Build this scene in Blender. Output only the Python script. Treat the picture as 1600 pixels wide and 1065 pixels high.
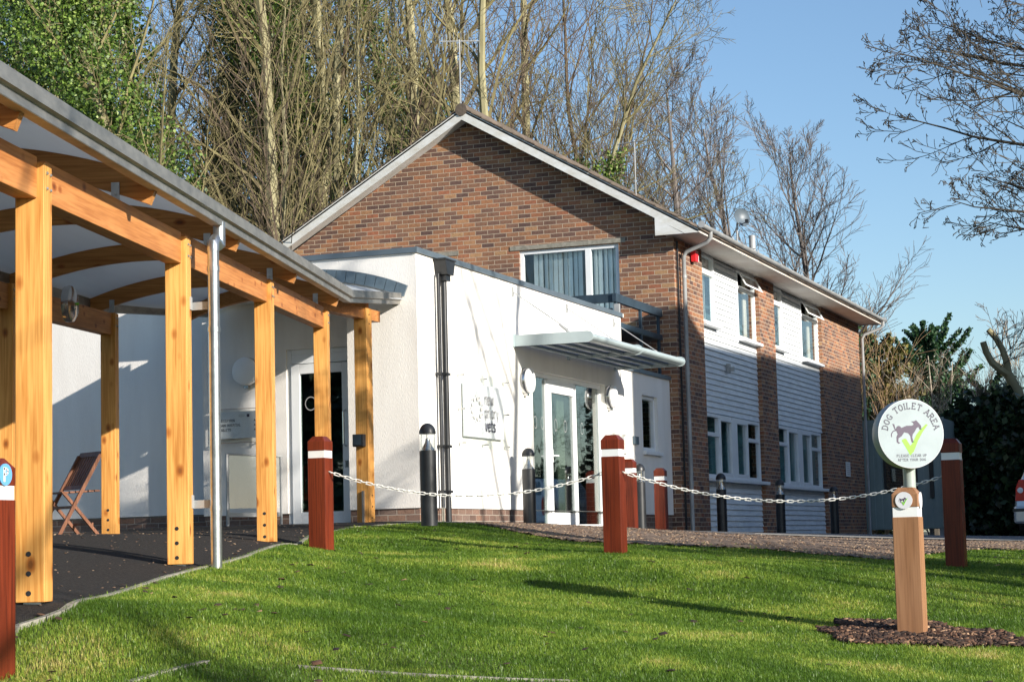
import bpy, math, random
import numpy as np
from mathutils import Vector, Matrix
R=math.radians
rnd=random.Random(7)
scene=bpy.context.scene
for o in list(bpy.data.objects): bpy.data.objects.remove(o)

# ------------------------------------------------------------------ camera (eye at the origin, X runs along the house, Y to the left)
YAW,PIT,ROL,FPX=.35824,.10029,.025485,3156.2
_cy,_sy,_cp,_sp=math.cos(YAW),math.sin(YAW),math.cos(PIT),math.sin(PIT)
FW=Vector((_cy*_cp,_sy*_cp,_sp)); RT=Vector((_sy,-_cy,0)); DN=FW.cross(RT)
CR=math.cos(ROL)*RT+math.sin(ROL)*DN; CD=-math.sin(ROL)*RT+math.cos(ROL)*DN
cam=bpy.data.cameras.new('camera'); camo=bpy.data.objects.new('camera',cam); scene.collection.objects.link(camo)
cam.sensor_fit='HORIZONTAL'; cam.sensor_width=36; cam.lens=FPX/1600*36; cam.clip_start=.1; cam.clip_end=3000
m=Matrix.Identity(4)
for i in range(3): m[i][0]=CR[i]; m[i][1]=-CD[i]; m[i][2]=-FW[i]
camo.matrix_world=m
scene.camera=camo
scene.render.resolution_x=1024; scene.render.resolution_y=681
def at(x,y,d):
    "point that the photograph shows at x,y when it stands d metres deep"
    return (FW+CR*((x-800)/FPX)+CD*((y-532.5)/FPX))*d
# ------------------------------------------------------------------ light
SUN=Vector((-.40,-1,.37)).normalized()
EL=math.asin(SUN.z); ROT=math.atan2(SUN.x,SUN.y)
w=bpy.data.worlds.new('World'); scene.world=w; w.use_nodes=True
nt=w.node_tree; nt.nodes.clear()
sky=nt.nodes.new('ShaderNodeTexSky'); sky.sky_type='NISHITA'; sky.sun_disc=False; sky.sun_elevation=EL; sky.sun_rotation=ROT
sky.altitude=0; sky.air_density=1.0; sky.dust_density=.6; sky.ozone_density=2.0
bg=nt.nodes.new('ShaderNodeBackground'); bg.inputs[1].default_value=.098
wo=nt.nodes.new('ShaderNodeOutputWorld'); tint=nt.nodes.new('ShaderNodeMix'); tint.data_type='RGBA'; tint.blend_type='MULTIPLY'; tint.inputs[0].default_value=1; tint.inputs[7].default_value=(.91,1.0,1.09,1); nt.links.new(sky.outputs[0],tint.inputs[6]); nt.links.new(tint.outputs[2],bg.inputs[0]); nt.links.new(bg.outputs[0],wo.inputs[0])
sl=bpy.data.lights.new('sun','SUN'); sl.energy=5.0; sl.angle=R(.5); sl.color=(1,.93,.83)
so=bpy.data.objects.new('sun',sl); scene.collection.objects.link(so)
so.rotation_euler=SUN.to_track_quat('Z','Y').to_euler()
scene.view_settings.view_transform='Standard'; scene.view_settings.look='None'; scene.view_settings.gamma=1
scene.view_settings.exposure=.7

UP=Vector((0,0,1))
# ------------------------------------------------------------------ mesh helpers
class MB:
    def __init__(s): s.v=[]; s.f=[]; s.m=[]; s.n=0
    def add(s,vs,fs,mi=0):
        b=s.n; s.v.extend([tuple(p) for p in vs]); s.n+=len(vs)
        for f in fs: s.f.append(tuple(i+b for i in f)); s.m.append(mi)
    def quad(s,a,b,c,d,mi=0): s.add([a,b,c,d],[(0,1,2,3)],mi)
    def box(s,a,b,mi=0):
        x0,y0,z0=[min(a[i],b[i]) for i in range(3)]; x1,y1,z1=[max(a[i],b[i]) for i in range(3)]
        s.add([(x0,y0,z0),(x1,y0,z0),(x1,y1,z0),(x0,y1,z0),(x0,y0,z1),(x1,y0,z1),(x1,y1,z1),(x0,y1,z1)],
              [(3,2,1,0),(4,5,6,7),(0,1,5,4),(1,2,6,5),(2,3,7,6),(3,0,4,7)],mi)
    def obox(s,o,a,b,c,mi=0):
        "box from corner o along edge vectors a,b,c"
        o,a,b,c=Vector(o),Vector(a),Vector(b),Vector(c)
        vs=[o,o+a,o+a+b,o+b,o+c,o+a+c,o+a+b+c,o+b+c]
        fs=[(3,2,1,0),(4,5,6,7),(0,1,5,4),(1,2,6,5),(2,3,7,6),(3,0,4,7)]
        if a.cross(b).dot(c)<0: fs=[f[::-1] for f in fs]
        s.add(vs,fs,mi)
    def prism(s,poly,off,mi=0):
        "polygon (3d points) pushed along off"
        p=[Vector(q) for q in poly]; o=Vector(off); n=len(p)
        nrm=Vector((0,0,0))
        for i in range(n): nrm+=p[i].cross(p[(i+1)%n])
        if nrm.dot(o)>0: p=p[::-1]
        s.add(p+[q+o for q in p],[tuple(range(n)),tuple(range(2*n-1,n-1,-1))]+[((i+1)%n,i,i+n,(i+1)%n+n) for i in range(n)],mi)
    def tube(s,pts,rad,n=8,cap=True,mi=0):
        pts=[Vector(p) for p in pts]; k=len(pts)
        if not hasattr(rad,'__len__'): rad=[rad]*k
        b=s.n; up=None; vs=[]
        for i in range(k):
            t=(pts[min(i+1,k-1)]-pts[max(i-1,0)])
            if t.length<1e-9: t=Vector((0,0,1))
            t.normalize()
            if up is None: up=Vector((0,0,1)) if abs(t.z)<.9 else Vector((1,0,0))
            a=t.cross(up); a.normalize(); c=a.cross(t); up=c
            for j in range(n):
                th=2*math.pi*j/n; vs.append(pts[i]+(a*math.cos(th)+c*math.sin(th))*rad[i])
        fs=[]
        for i in range(k-1):
            for j in range(n):
                j2=(j+1)%n; fs.append((i*n+j,i*n+j2,(i+1)*n+j2,(i+1)*n+j))
        if cap and n>2: fs.append(tuple(range(n))[::-1]); fs.append(tuple((k-1)*n+j for j in range(n)))
        s.add(vs,fs,mi)
    def lathe(s,o,ax,prof,n=20,mi=0):
        "profile of (radius, height) spun round axis ax at o"
        o=Vector(o); ax=Vector(ax).normalized(); u=ax.orthogonal().normalized(); v=ax.cross(u); vs=[]; k=len(prof)
        for r_,h in prof:
            for j in range(n):
                th=2*math.pi*j/n; vs.append(o+ax*h+(u*math.cos(th)+v*math.sin(th))*r_)
        fs=[(i*n+j,i*n+(j+1)%n,(i+1)*n+(j+1)%n,(i+1)*n+j) for i in range(k-1) for j in range(n)]
        fs.append(tuple(range(n))[::-1]); fs.append(tuple((k-1)*n+j for j in range(n)))
        s.add(vs,fs,mi)
    def build(s,name,mats,parent=None,smooth=False,bevel=0):
        if not isinstance(mats,(list,tuple)): mats=[mats]
        off=Vector((0,0,0)); p=parent
        while p is not None: off+=Vector(p.location); p=p.parent
        me=bpy.data.meshes.new(name)
        v=np.array(s.v,dtype=np.float64)-np.array(off) if s.v else np.zeros((0,3))
        me.from_pydata(v.tolist(),[],s.f)
        for mt in mats: me.materials.append(mt)
        if len(mats)>1: me.polygons.foreach_set('material_index',s.m)
        if smooth: me.polygons.foreach_set('use_smooth',[True]*len(s.f))
        me.update()
        o=bpy.data.objects.new(name,me); scene.collection.objects.link(o)
        if parent is not None: o.parent=parent
        if bevel:
            b=o.modifiers.new('bevel','BEVEL'); b.width=bevel; b.segments=2; b.limit_method='ANGLE'; b.angle_limit=R(40)
        if smooth:
            try: me.set_sharp_from_angle(angle=R(40))
            except Exception: pass
        return o
def npmesh(name,v,f,mat,parent=None):
    "v (n,3), f list of arrays (k,3) or (k,4)"
    me=bpy.data.meshes.new(name); v=np.asarray(v,np.float32)
    me.vertices.add(len(v)); me.vertices.foreach_set('co',v.ravel())
    tot=sum(a.size for a in f); npoly=sum(len(a) for a in f)
    me.loops.add(tot); me.polygons.add(npoly)
    me.loops.foreach_set('vertex_index',np.concatenate([a.ravel() for a in f]).astype(np.int32))
    ls=np.concatenate([np.full(len(a),a.shape[1]) for a in f]); st=np.concatenate([[0],np.cumsum(ls)[:-1]])
    me.polygons.foreach_set('loop_start',st.astype(np.int32))
    me.materials.append(mat); me.update(calc_edges=True)
    o=bpy.data.objects.new(name,me); scene.collection.objects.link(o)
    if parent is not None: o.parent=parent
    return o
def tag(o,label=None,cat=None,group=None,kind=None):
    if label: o['label']=label
    if cat: o['category']=cat
    if group: o['group']=group
    if kind: o['kind']=kind
    return o
def thing(name,label,cat,loc=(0,0,0),group=None):
    o=bpy.data.objects.new(name,None); scene.collection.objects.link(o); o.location=loc; o.empty_display_size=.2
    return tag(o,label,cat,group)
def copy_tree(o,parent=None,loc=None,label=None,rotz=None):
    c=o.copy(); scene.collection.objects.link(c); c.parent=parent
    if loc is not None: c.location=loc
    if rotz is not None: c.rotation_euler=(0,0,rotz)
    if label: c['label']=label
    for ch in o.children: copy_tree(ch,c)
    return c

# ------------------------------------------------------------------ materials
def newmat(name):
    m=bpy.data.materials.new(name); m.use_nodes=True; n=m.node_tree
    return m,n,n.nodes['Principled BSDF'],n.links
def N(n,t,**k):
    o=n.nodes.new(t)
    for a,b in k.items():
        if a[0]=='i' and a[1:].isdigit(): o.inputs[int(a[1:])].default_value=b
        else: setattr(o,a,b)
    return o
def c4(c): return (c[0],c[1],c[2],1)
def ramp(n,stops):
    r=n.nodes.new('ShaderNodeValToRGB'); e=r.color_ramp.elements
    while len(e)<len(stops): e.new(.5)
    for i,(p,c) in enumerate(stops): e[i].position=p; e[i].color=c4(c)
    return r
def bump(n,l,src,p,st,dist=.01):
    b=N(n,'ShaderNodeBump'); b.inputs['Strength'].default_value=st; b.inputs['Distance'].default_value=dist
    l.new(src,b.inputs['Height']); l.new(b.outputs[0],p.inputs['Normal'])
def mat(name,c,rough=.5,metal=0,var=.12,scale=6,bmp=0,bscale=60,spec=.5,c2=None,stretch=None,wpos=False):
    m,n,p,l=newmat(name)
    tc=N(n,'ShaderNodeNewGeometry') if wpos else N(n,'ShaderNodeTexCoord'); src=tc.outputs['Position'] if wpos else tc.outputs['Object']
    mp=N(n,'ShaderNodeMapping'); l.new(src,mp.inputs[0])
    if stretch: mp.inputs['Scale'].default_value=stretch
    no=N(n,'ShaderNodeTexNoise'); no.inputs['Scale'].default_value=scale; no.inputs['Detail'].default_value=6; no.inputs['Roughness'].default_value=.6
    l.new(mp.outputs[0],no.inputs['Vector'])
    d=c2 if c2 else tuple(x*(1-var*2) for x in c); u=c if c2 else tuple(min(1,x*(1+var)) for x in c)
    r=ramp(n,[(.3,d),(.7,u)]); l.new(no.outputs[0],r.inputs[0]); l.new(r.outputs[0],p.inputs['Base Color'])
    p.inputs['Roughness'].default_value=rough; p.inputs['Metallic'].default_value=metal
    p.inputs['Specular IOR Level'].default_value=spec
    if bmp:
        n2=N(n,'ShaderNodeTexNoise'); n2.inputs['Scale'].default_value=bscale; n2.inputs['Detail'].default_value=4
        l.new(mp.outputs[0],n2.inputs['Vector']); bump(n,l,n2.outputs[0],p,bmp)
    return m
def wallvec(n,l):
    "2d wall coordinates from the position and the face direction"
    g=N(n,'ShaderNodeNewGeometry'); s=N(n,'ShaderNodeSeparateXYZ'); l.new(g.outputs['Position'],s.inputs[0])
    s2=N(n,'ShaderNodeSeparateXYZ'); l.new(g.outputs['True Normal'],s2.inputs[0])
    ab=N(n,'ShaderNodeMath',operation='ABSOLUTE'); l.new(s2.outputs[0],ab.inputs[0])
    gt=N(n,'ShaderNodeMath',operation='GREATER_THAN'); gt.inputs[1].default_value=.6; l.new(ab.outputs[0],gt.inputs[0])
    mx=N(n,'ShaderNodeMix',data_type='FLOAT'); l.new(gt.outputs[0],mx.inputs[0]); l.new(s.outputs[0],mx.inputs[2]); l.new(s.outputs[1],mx.inputs[3])
    cb=N(n,'ShaderNodeCombineXYZ'); l.new(mx.outputs[0],cb.inputs[0]); l.new(s.outputs[2],cb.inputs[1])
    return cb.outputs[0],g
def brickmat(name,stops,mortar,mort=.011,dirt=.25):
    m,n,p,l=newmat(name); v,g=wallvec(n,l)
    b=N(n,'ShaderNodeTexBrick'); b.offset=.5; b.squash=1
    b.inputs['Color1'].default_value=(0,0,0,1); b.inputs['Color2'].default_value=(1,1,1,1); b.inputs['Mortar'].default_value=(.5,.5,.5,1)
    b.inputs['Scale'].default_value=1; b.inputs['Mortar Size'].default_value=mort/2; b.inputs['Mortar Smooth'].default_value=.25
    b.inputs['Brick Width'].default_value=.225; b.inputs['Row Height'].default_value=.075
    nz=N(n,'ShaderNodeTexNoise'); nz.inputs['Scale'].default_value=9; l.new(g.outputs['Position'],nz.inputs['Vector'])
    va=N(n,'ShaderNodeVectorMath',operation='MULTIPLY_ADD'); va.inputs[1].default_value=(.006,.006,0); l.new(nz.outputs['Color'],va.inputs[0]); l.new(v,va.inputs[2])
    l.new(va.outputs[0],b.inputs['Vector'])
    r=ramp(n,stops); l.new(b.outputs['Color'],r.inputs[0]); r.color_ramp.interpolation='LINEAR'
    # speckle and burnt spots inside each brick
    n1=N(n,'ShaderNodeTexNoise'); n1.inputs['Scale'].default_value=38; n1.inputs['Detail'].default_value=6; n1.inputs['Roughness'].default_value=.7; l.new(g.outputs['Position'],n1.inputs['Vector'])
    r1=ramp(n,[(.32,(.25,.22,.22)),(.46,(.85,.85,.85)),(.7,(1.25,1.22,1.15))]); l.new(n1.outputs[0],r1.inputs[0])
    mu=N(n,'ShaderNodeMix',data_type='RGBA',blend_type='MULTIPLY'); mu.inputs[0].default_value=.6; l.new(r.outputs[0],mu.inputs[6]); l.new(r1.outputs[0],mu.inputs[7])
    n2=N(n,'ShaderNodeTexNoise'); n2.inputs['Scale'].default_value=1.1; n2.inputs['Detail'].default_value=5; l.new(g.outputs['Position'],n2.inputs['Vector'])
    r2=ramp(n,[(.3,(1-dirt,)*3),(.65,(1.05,1.03,1))]); l.new(n2.outputs[0],r2.inputs[0])
    mu2=N(n,'ShaderNodeMix',data_type='RGBA',blend_type='MULTIPLY'); mu2.inputs[0].default_value=1; l.new(mu.outputs[2],mu2.inputs[6]); l.new(r2.outputs[0],mu2.inputs[7])
    mm=N(n,'ShaderNodeMix',data_type='RGBA'); l.new(b.outputs['Fac'],mm.inputs[0]); l.new(mu2.outputs[2],mm.inputs[6]); mm.inputs[7].default_value=c4(mortar)
    l.new(mm.outputs[2],p.inputs['Base Color']); p.inputs['Roughness'].default_value=.85; p.inputs['Specular IOR Level'].default_value=.25
    iv=N(n,'ShaderNodeMath',operation='SUBTRACT'); iv.inputs[0].default_value=1; l.new(b.outputs['Fac'],iv.inputs[1])
    ad=N(n,'ShaderNodeMath',operation='MULTIPLY_ADD'); ad.inputs[1].default_value=.35; l.new(n1.outputs[0],ad.inputs[0]); l.new(iv.outputs[0],ad.inputs[2])
    bump(n,l,ad.outputs[0],p,.8,.006)
    return m
def timber(name,base,dark,axis=(0,0,1),knots=True,rough=.55):
    "wood with the grain running along axis"
    m,n,p,l=newmat(name)
    tc=N(n,'ShaderNodeTexCoord'); oi=N(n,'ShaderNodeObjectInfo'); a=Vector(axis).normalized()
    q=a.rotation_difference(Vector((0,0,1))).to_euler()
    mp=N(n,'ShaderNodeMapping'); mp.inputs['Rotation'].default_value=q; l.new(tc.outputs['Object'],mp.inputs[0])
    of=N(n,'ShaderNodeVectorMath',operation='MULTIPLY_ADD'); of.inputs[1].default_value=(37,53,71); l.new(oi.outputs['Random'],of.inputs[0]); l.new(mp.outputs[0],of.inputs[2])
    ms=N(n,'ShaderNodeMapping'); ms.inputs['Scale'].default_value=(1,1,.035); l.new(of.outputs[0],ms.inputs[0])
    g1=N(n,'ShaderNodeTexNoise'); g1.inputs['Scale'].default_value=75; g1.inputs['Detail'].default_value=5; g1.inputs['Distortion'].default_value=.35; l.new(ms.outputs[0],g1.inputs['Vector'])
    ms2=N(n,'ShaderNodeMapping'); ms2.inputs['Scale'].default_value=(1,1,.12); l.new(of.outputs[0],ms2.inputs[0])
    g2=N(n,'ShaderNodeTexNoise'); g2.inputs['Scale'].default_value=9; g2.inputs['Detail'].default_value=3; l.new(ms2.outputs[0],g2.inputs['Vector'])
    r1=ramp(n,[(.32,dark),(.6,base)]); l.new(g1.outputs[0],r1.inputs[0])
    r2=ramp(n,[(.3,(.78,.7,.6)),(.7,(1.1,1.12,1.15))]); l.new(g2.outputs[0],r2.inputs[0])
    mu=N(n,'ShaderNodeMix',data_type='RGBA',blend_type='MULTIPLY'); mu.inputs[0].default_value=1; l.new(r1.outputs[0],mu.inputs[6]); l.new(r2.outputs[0],mu.inputs[7])
    out=mu.outputs[2]
    if knots:
        ms3=N(n,'ShaderNodeMapping'); ms3.inputs['Scale'].default_value=(1,1,.55); l.new(of.outputs[0],ms3.inputs[0])
        vo=N(n,'ShaderNodeTexVoronoi'); vo.inputs['Scale'].default_value=7; l.new(ms3.outputs[0],vo.inputs['Vector'])
        r3=ramp(n,[(.06,(.22,.1,.035)),(.12,(.55,.33,.16)),(.22,(1,1,1))]); l.new(vo.outputs['Distance'],r3.inputs[0])
        mk=N(n,'ShaderNodeMix',data_type='RGBA',blend_type='MULTIPLY'); mk.inputs[0].default_value=.85; l.new(out,mk.inputs[6]); l.new(r3.outputs[0],mk.inputs[7]); out=mk.outputs[2]
    l.new(out,p.inputs['Base Color']); p.inputs['Roughness'].default_value=rough; p.inputs['Specular IOR Level'].default_value=.35
    bump(n,l,g1.outputs[0],p,.25,.002)
    return m
def leafmat(name,stops,trans=.35,rough=.45):
    m,n,p,l=newmat(name); g=N(n,'ShaderNodeNewGeometry')
    r=ramp(n,stops); l.new(g.outputs['Random Per Island'],r.inputs[0]); l.new(r.outputs[0],p.inputs['Base Color'])
    p.inputs['Roughness'].default_value=rough
    t=N(n,'ShaderNodeBsdfTranslucent'); l.new(r.outputs[0],t.inputs[0]); mx=N(n,'ShaderNodeMixShader'); mx.inputs[0].default_value=trans
    out=n.nodes['Material Output']; l.new(p.outputs[0],mx.inputs[1]); l.new(t.outputs[0],mx.inputs[2]); l.new(mx.outputs[0],out.inputs[0])
    return m
def glassmat(name,tint=(.9,.95,.95),refl=1.0,base=.08):
    m=bpy.data.materials.new(name); m.use_nodes=True; n=m.node_tree; l=n.links; n.nodes.clear()
    o=N(n,'ShaderNodeOutputMaterial'); t=N(n,'ShaderNodeBsdfTransparent'); t.inputs[0].default_value=c4(tint)
    g=N(n,'ShaderNodeBsdfGlossy'); g.inputs['Roughness'].default_value=.015; g.inputs[0].default_value=(refl,refl,refl,1)
    ge=N(n,'ShaderNodeNewGeometry'); dp=N(n,'ShaderNodeVectorMath',operation='DOT_PRODUCT'); l.new(ge.outputs['Incoming'],dp.inputs[0]); l.new(ge.outputs['Normal'],dp.inputs[1])
    ab=N(n,'ShaderNodeMath',operation='ABSOLUTE'); l.new(dp.outputs['Value'],ab.inputs[0]); su=N(n,'ShaderNodeMath',operation='SUBTRACT'); su.inputs[0].default_value=1; l.new(ab.outputs[0],su.inputs[1])
    pw=N(n,'ShaderNodeMath',operation='POWER'); l.new(su.outputs[0],pw.inputs[0]); pw.inputs[1].default_value=5
    a=N(n,'ShaderNodeMath',operation='MULTIPLY_ADD'); a.use_clamp=True; l.new(pw.outputs[0],a.inputs[0]); a.inputs[1].default_value=.9; a.inputs[2].default_value=base+.03
    mx=N(n,'ShaderNodeMixShader'); l.new(a.outputs[0],mx.inputs[0]); l.new(t.outputs[0],mx.inputs[1]); l.new(g.outputs[0],mx.inputs[2]); l.new(mx.outputs[0],o.inputs[0])
    nz=N(n,'ShaderNodeTexNoise'); nz.inputs['Scale'].default_value=1.3; b=N(n,'ShaderNodeBump'); b.inputs['Strength'].default_value=.06; b.inputs['Distance'].default_value=.03
    l.new(nz.outputs[0],b.inputs['Height']); l.new(b.outputs[0],g.inputs['Normal'])
    return m
M={}
M['brick']=brickmat('house_brick',[(0,(.13,.08,.07)),(.2,(.19,.11,.085)),(.4,(.31,.155,.09)),(.55,(.21,.12,.09)),(.75,(.38,.19,.10)),(.9,(.34,.135,.08)),(1,(.43,.26,.14))],(.50,.41,.31))
M['brick_plinth']=brickmat('plinth_brick',[(0,(.13,.085,.07)),(.4,(.22,.14,.11)),(.7,(.18,.13,.11)),(1,(.25,.14,.095))],(.34,.29,.24))
M['render']=mat('white_render',(.84,.82,.78),.9,c2=(.72,.70,.65),scale=1.3,stretch=(1.6,1.6,.3),bmp=.3,bscale=110,spec=.2,wpos=True)
M['render_cream']=mat('cream_render',(.88,.85,.80),.9,c2=(.74,.70,.65),scale=1.3,stretch=(1.6,1.6,.3),bmp=.45,bscale=95,spec=.2,wpos=True)
M['board']=mat('white_board',(.72,.75,.76),.6,var=.08,scale=2.5,stretch=(1,1,5),wpos=True,bmp=.1,bscale=30)
M['upvc']=mat('white_upvc',(.8,.82,.83),.35,var=.03,scale=3)
M['bargewhite']=mat('flaking_white_paint',(.72,.74,.74),.6,c2=(.55,.53,.47),scale=3.5,stretch=(2,1,2),bmp=.2,bscale=40)
M['soffit']=mat('soffit_board',(.66,.62,.57),.6,c2=(.5,.43,.36),scale=1.2)
M['coping']=mat('grey_coping',(.10,.13,.155),.45,var=.12,scale=2)
M['slate']=mat('slate_grey_block',(.10,.14,.17),.5,var=.12,scale=8)
M['blackpaint']=mat('black_paint',(.022,.024,.027),.4,var=.2,scale=5)
M['greypipe']=mat('grey_pipe',(.36,.37,.37),.45,var=.12,scale=3)
M['bluegreysteel']=mat('dark_blue_steel',(.03,.05,.07),.45,var=.2,scale=4)
M['galv']=mat('galvanised_steel',(.62,.64,.65),.28,metal=.9,c2=(.42,.44,.45),scale=14,bmp=.05)
M['alu']=mat('mill_aluminium',(.42,.40,.36),.5,metal=.75,c2=(.24,.235,.22),scale=5,stretch=(1,1,3))
M['canopygrey']=mat('pale_grey_powder_coat',(.37,.44,.45),.4,var=.04,scale=4)
M['chrome']=mat('brushed_steel',(.6,.6,.6),.2,metal=1,var=.1)
M['opal']=mat('opal_lens',(.82,.83,.84),.3,var=.02)
M['red']=timber('red_stain_wood',(.165,.028,.010),(.085,.014,.006),knots=False,rough=.4)
M['postwood']=timber('brown_hardwood',(.33,.175,.09),(.24,.12,.06),knots=False,rough=.55)
M['whiteband']=mat('white_reflective_band',(.78,.8,.8),.4,var=.03)
AX=Vector((.9513,.3083,.0429)); RR=Vector((.3083,-.9513,0))
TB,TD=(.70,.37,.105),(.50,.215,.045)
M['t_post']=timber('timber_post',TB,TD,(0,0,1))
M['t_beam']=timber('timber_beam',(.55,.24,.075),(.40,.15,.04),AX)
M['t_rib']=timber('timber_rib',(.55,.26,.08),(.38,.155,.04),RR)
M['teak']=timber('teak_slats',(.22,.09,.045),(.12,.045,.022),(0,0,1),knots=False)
M['tarmac']=mat('tarmac',(.058,.052,.047),.95,c2=(.020,.018,.017),scale=55,bmp=1,bscale=160,spec=.15,wpos=True)
M['road']=mat('road_tarmac',(.14,.14,.14),.85,c2=(.08,.08,.085),scale=5,bmp=.4,bscale=180,wpos=True)
M['pave']=mat('pale_concrete',(.36,.34,.30),.9,c2=(.22,.20,.17),scale=8,bmp=.3,wpos=True)
M['soil']=mat('bare_soil',(.24,.165,.11),.95,c2=(.12,.08,.055),scale=7,bmp=1,bscale=25,wpos=True)
M['lawnbase']=mat('lawn_base',(.12,.14,.03),.95,c2=(.06,.08,.02),scale=3,bmp=.5,bscale=60,wpos=True)
M['farground']=mat('rough_ground',(.06,.07,.03),.95,c2=(.05,.04,.025),scale=.4,wpos=True)
M['bark_olive']=mat('lichen_bark',(.36,.33,.19),.9,c2=(.17,.15,.075),scale=1.6,bmp=.6,bscale=14,stretch=(1,1,.3))
M['bark_brown']=mat('brown_bark',(.15,.11,.07),.9,c2=(.075,.052,.036),scale=1.6)
M['twig_olive']=mat('olive_twigs',(.23,.20,.085),.9,c2=(.11,.09,.045),scale=1.2)
M['bark_purple']=mat('grey_purple_bark',(.19,.165,.15),.9,c2=(.11,.095,.088),scale=1.2)
M['bark_dark']=mat('dark_bark',(.085,.07,.05),.9,c2=(.045,.038,.03),scale=3,bmp=.5,bscale=30)
M['bark_pale']=mat('pale_birch_bark',(.55,.48,.38),.8,c2=(.3,.24,.17),scale=3)
M['willow']=mat('straw_twigs',(.40,.27,.14),.9,c2=(.22,.14,.075),scale=1.5)
M['ivy']=leafmat('ivy_leaves',[(0,(.02,.045,.01)),(.4,(.06,.12,.015)),(.75,(.14,.23,.03)),(1,(.30,.38,.10))],.2,.5)
M['conifer']=leafmat('conifer_sprays',[(0,(.012,.04,.018)),(.5,(.03,.085,.03)),(1,(.07,.14,.05))],.2)
M['conifer_gold']=leafmat('golden_conifer_sprays',[(0,(.05,.055,.015)),(.5,(.14,.13,.03)),(1,(.26,.21,.06))],.2)
M['hedge']=leafmat('dark_hedge_leaves',[(0,(.008,.018,.008)),(.6,(.018,.04,.016)),(1,(.05,.09,.03))],.15)
M['grass']=leafmat('grass_blades',[(0,(.08,.16,.015)),(.40,(.18,.29,.03)),(.68,(.31,.40,.06)),(.88,(.42,.43,.08)),(1,(.56,.47,.17))],.4,.45)
_m=M['grass']; _n2=_m.node_tree; _l2=_n2.links
_r=[q for q in _n2.nodes if q.type=='VALTORGB'][0]; _g=[q for q in _n2.nodes if q.type=='NEW_GEOMETRY'][0]
_nz=N(_n2,'ShaderNodeTexNoise'); _nz.inputs['Scale'].default_value=1.1; _nz.inputs['Detail'].default_value=9; _nz.inputs['Roughness'].default_value=.65; _l2.new(_g.outputs['Position'],_nz.inputs['Vector'])
_a=N(_n2,'ShaderNodeMath',operation='MULTIPLY_ADD'); _a.inputs[1].default_value=3.4; _a.inputs[2].default_value=-1.85; _l2.new(_nz.outputs[0],_a.inputs[0])
_b=N(_n2,'ShaderNodeMath',operation='MULTIPLY_ADD'); _b.use_clamp=True; _b.inputs[1].default_value=.75; _l2.new(_g.outputs['Random Per Island'],_b.inputs[0]); _l2.new(_a.outputs[0],_b.inputs[2]); _l2.new(_b.outputs[0],_r.inputs[0])
M['mulch']=leafmat('bark_mulch',[(0,(.02,.012,.008)),(.6,(.06,.03,.018)),(.9,(.15,.075,.04)),(1,(.38,.24,.14))],.0,.8)
M['clod']=leafmat('soil_clods',[(0,(.09,.055,.037)),(.6,(.20,.13,.085)),(1,(.38,.28,.18))],.0,.9)
M['tile']=mat('mossy_roof_tile',(.17,.13,.10),.9,c2=(.075,.06,.045),scale=2.2,bmp=.6,bscale=20,wpos=True)
M['glass']=glassmat('window_glass',(.96,.98,.98),base=.03)
M['doorglass']=glassmat('door_glass',(.6,.68,.66),1.0,.16)
M['clear']=glassmat('clear_acrylic',(.97,.98,.97),1,.0); M['lampglass']=glassmat('lamp_lens',(.86,.88,.88),1,.07)
M['blind']=mat('pale_blind',(.84,.92,.90),.7,var=.06,scale=3)
M['curtain']=mat('cream_curtain',(.6,.55,.45),.8,var=.15,scale=6,stretch=(4,4,.3))
M['teal_backing']=mat('teal_backing_curtain',(.16,.36,.38),.8,var=.2,scale=3,stretch=(4,4,.4))
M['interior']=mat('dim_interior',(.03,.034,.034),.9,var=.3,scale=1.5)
M['tealroom']=mat('teal_room_wall',(.05,.11,.12),.9,var=.2,scale=1.5)
M['cabin']=mat('grey_green_cabin_panel',(.26,.33,.32),.6,c2=(.2,.26,.26),scale=1.5)
M['bluepost']=mat('pale_blue_grey_post',(.45,.52,.56),.6,var=.08)
M['redplastic']=mat('red_plastic',(.75,.02,.03),.35,var=.03)
M['chain']=mat('white_chain_plastic',(.75,.74,.70),.4,var=.06)
M['signwhite']=mat('white_sign_face',(.70,.71,.74),.35,var=.02,scale=3)
M['signrim']=mat('grey_sign_rim',(.30,.36,.38),.4,var=.05)
M['polegrey']=mat('grey_green_pole',(.33,.38,.35),.35,var=.05)
M['ink']=mat('grey_lettering',(.10,.10,.13),.6,var=.02)
M['inkpale']=mat('pale_grey_lettering',(.36,.36,.36),.6,var=.02)
M['emblem']=mat('pale_emblem_print',(.52,.51,.48),.6,var=.02)
M['dogink']=mat('mauve_grey_print',(.085,.065,.10),.6,var=.02)
M['tickgreen']=mat('green_tick_print',(.22,.58,.03),.5,var=.03)
M['pblue']=mat('blue_sign_disc',(.12,.33,.62),.35,var=.03)
M['carpaint']=mat('silver_car_paint',(.55,.58,.60),.25,metal=.6,var=.03)
M['taillight']=mat('red_tail_light',(.55,.01,.015),.15,var=.05)
M['rubber']=mat('black_rubber',(.02,.02,.02),.6,var=.1)
M['conc']=mat('concrete_edging',(.33,.31,.26),.9,c2=(.17,.16,.13),scale=12,bmp=.3)
def polymat():
    m,n,p,l=newmat('opal_polycarbonate'); p.inputs['Base Color'].default_value=(.72,.75,.77,1); p.inputs['Roughness'].default_value=.35
    t=N(n,'ShaderNodeBsdfTranslucent'); t.inputs[0].default_value=(.66,.70,.74,1); mx=N(n,'ShaderNodeMixShader'); mx.inputs[0].default_value=.42
    l.new(p.outputs[0],mx.inputs[1]); l.new(t.outputs[0],mx.inputs[2]); l.new(mx.outputs[0],n.nodes['Material Output'].inputs[0]); return m
M['poly']=polymat()
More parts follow.
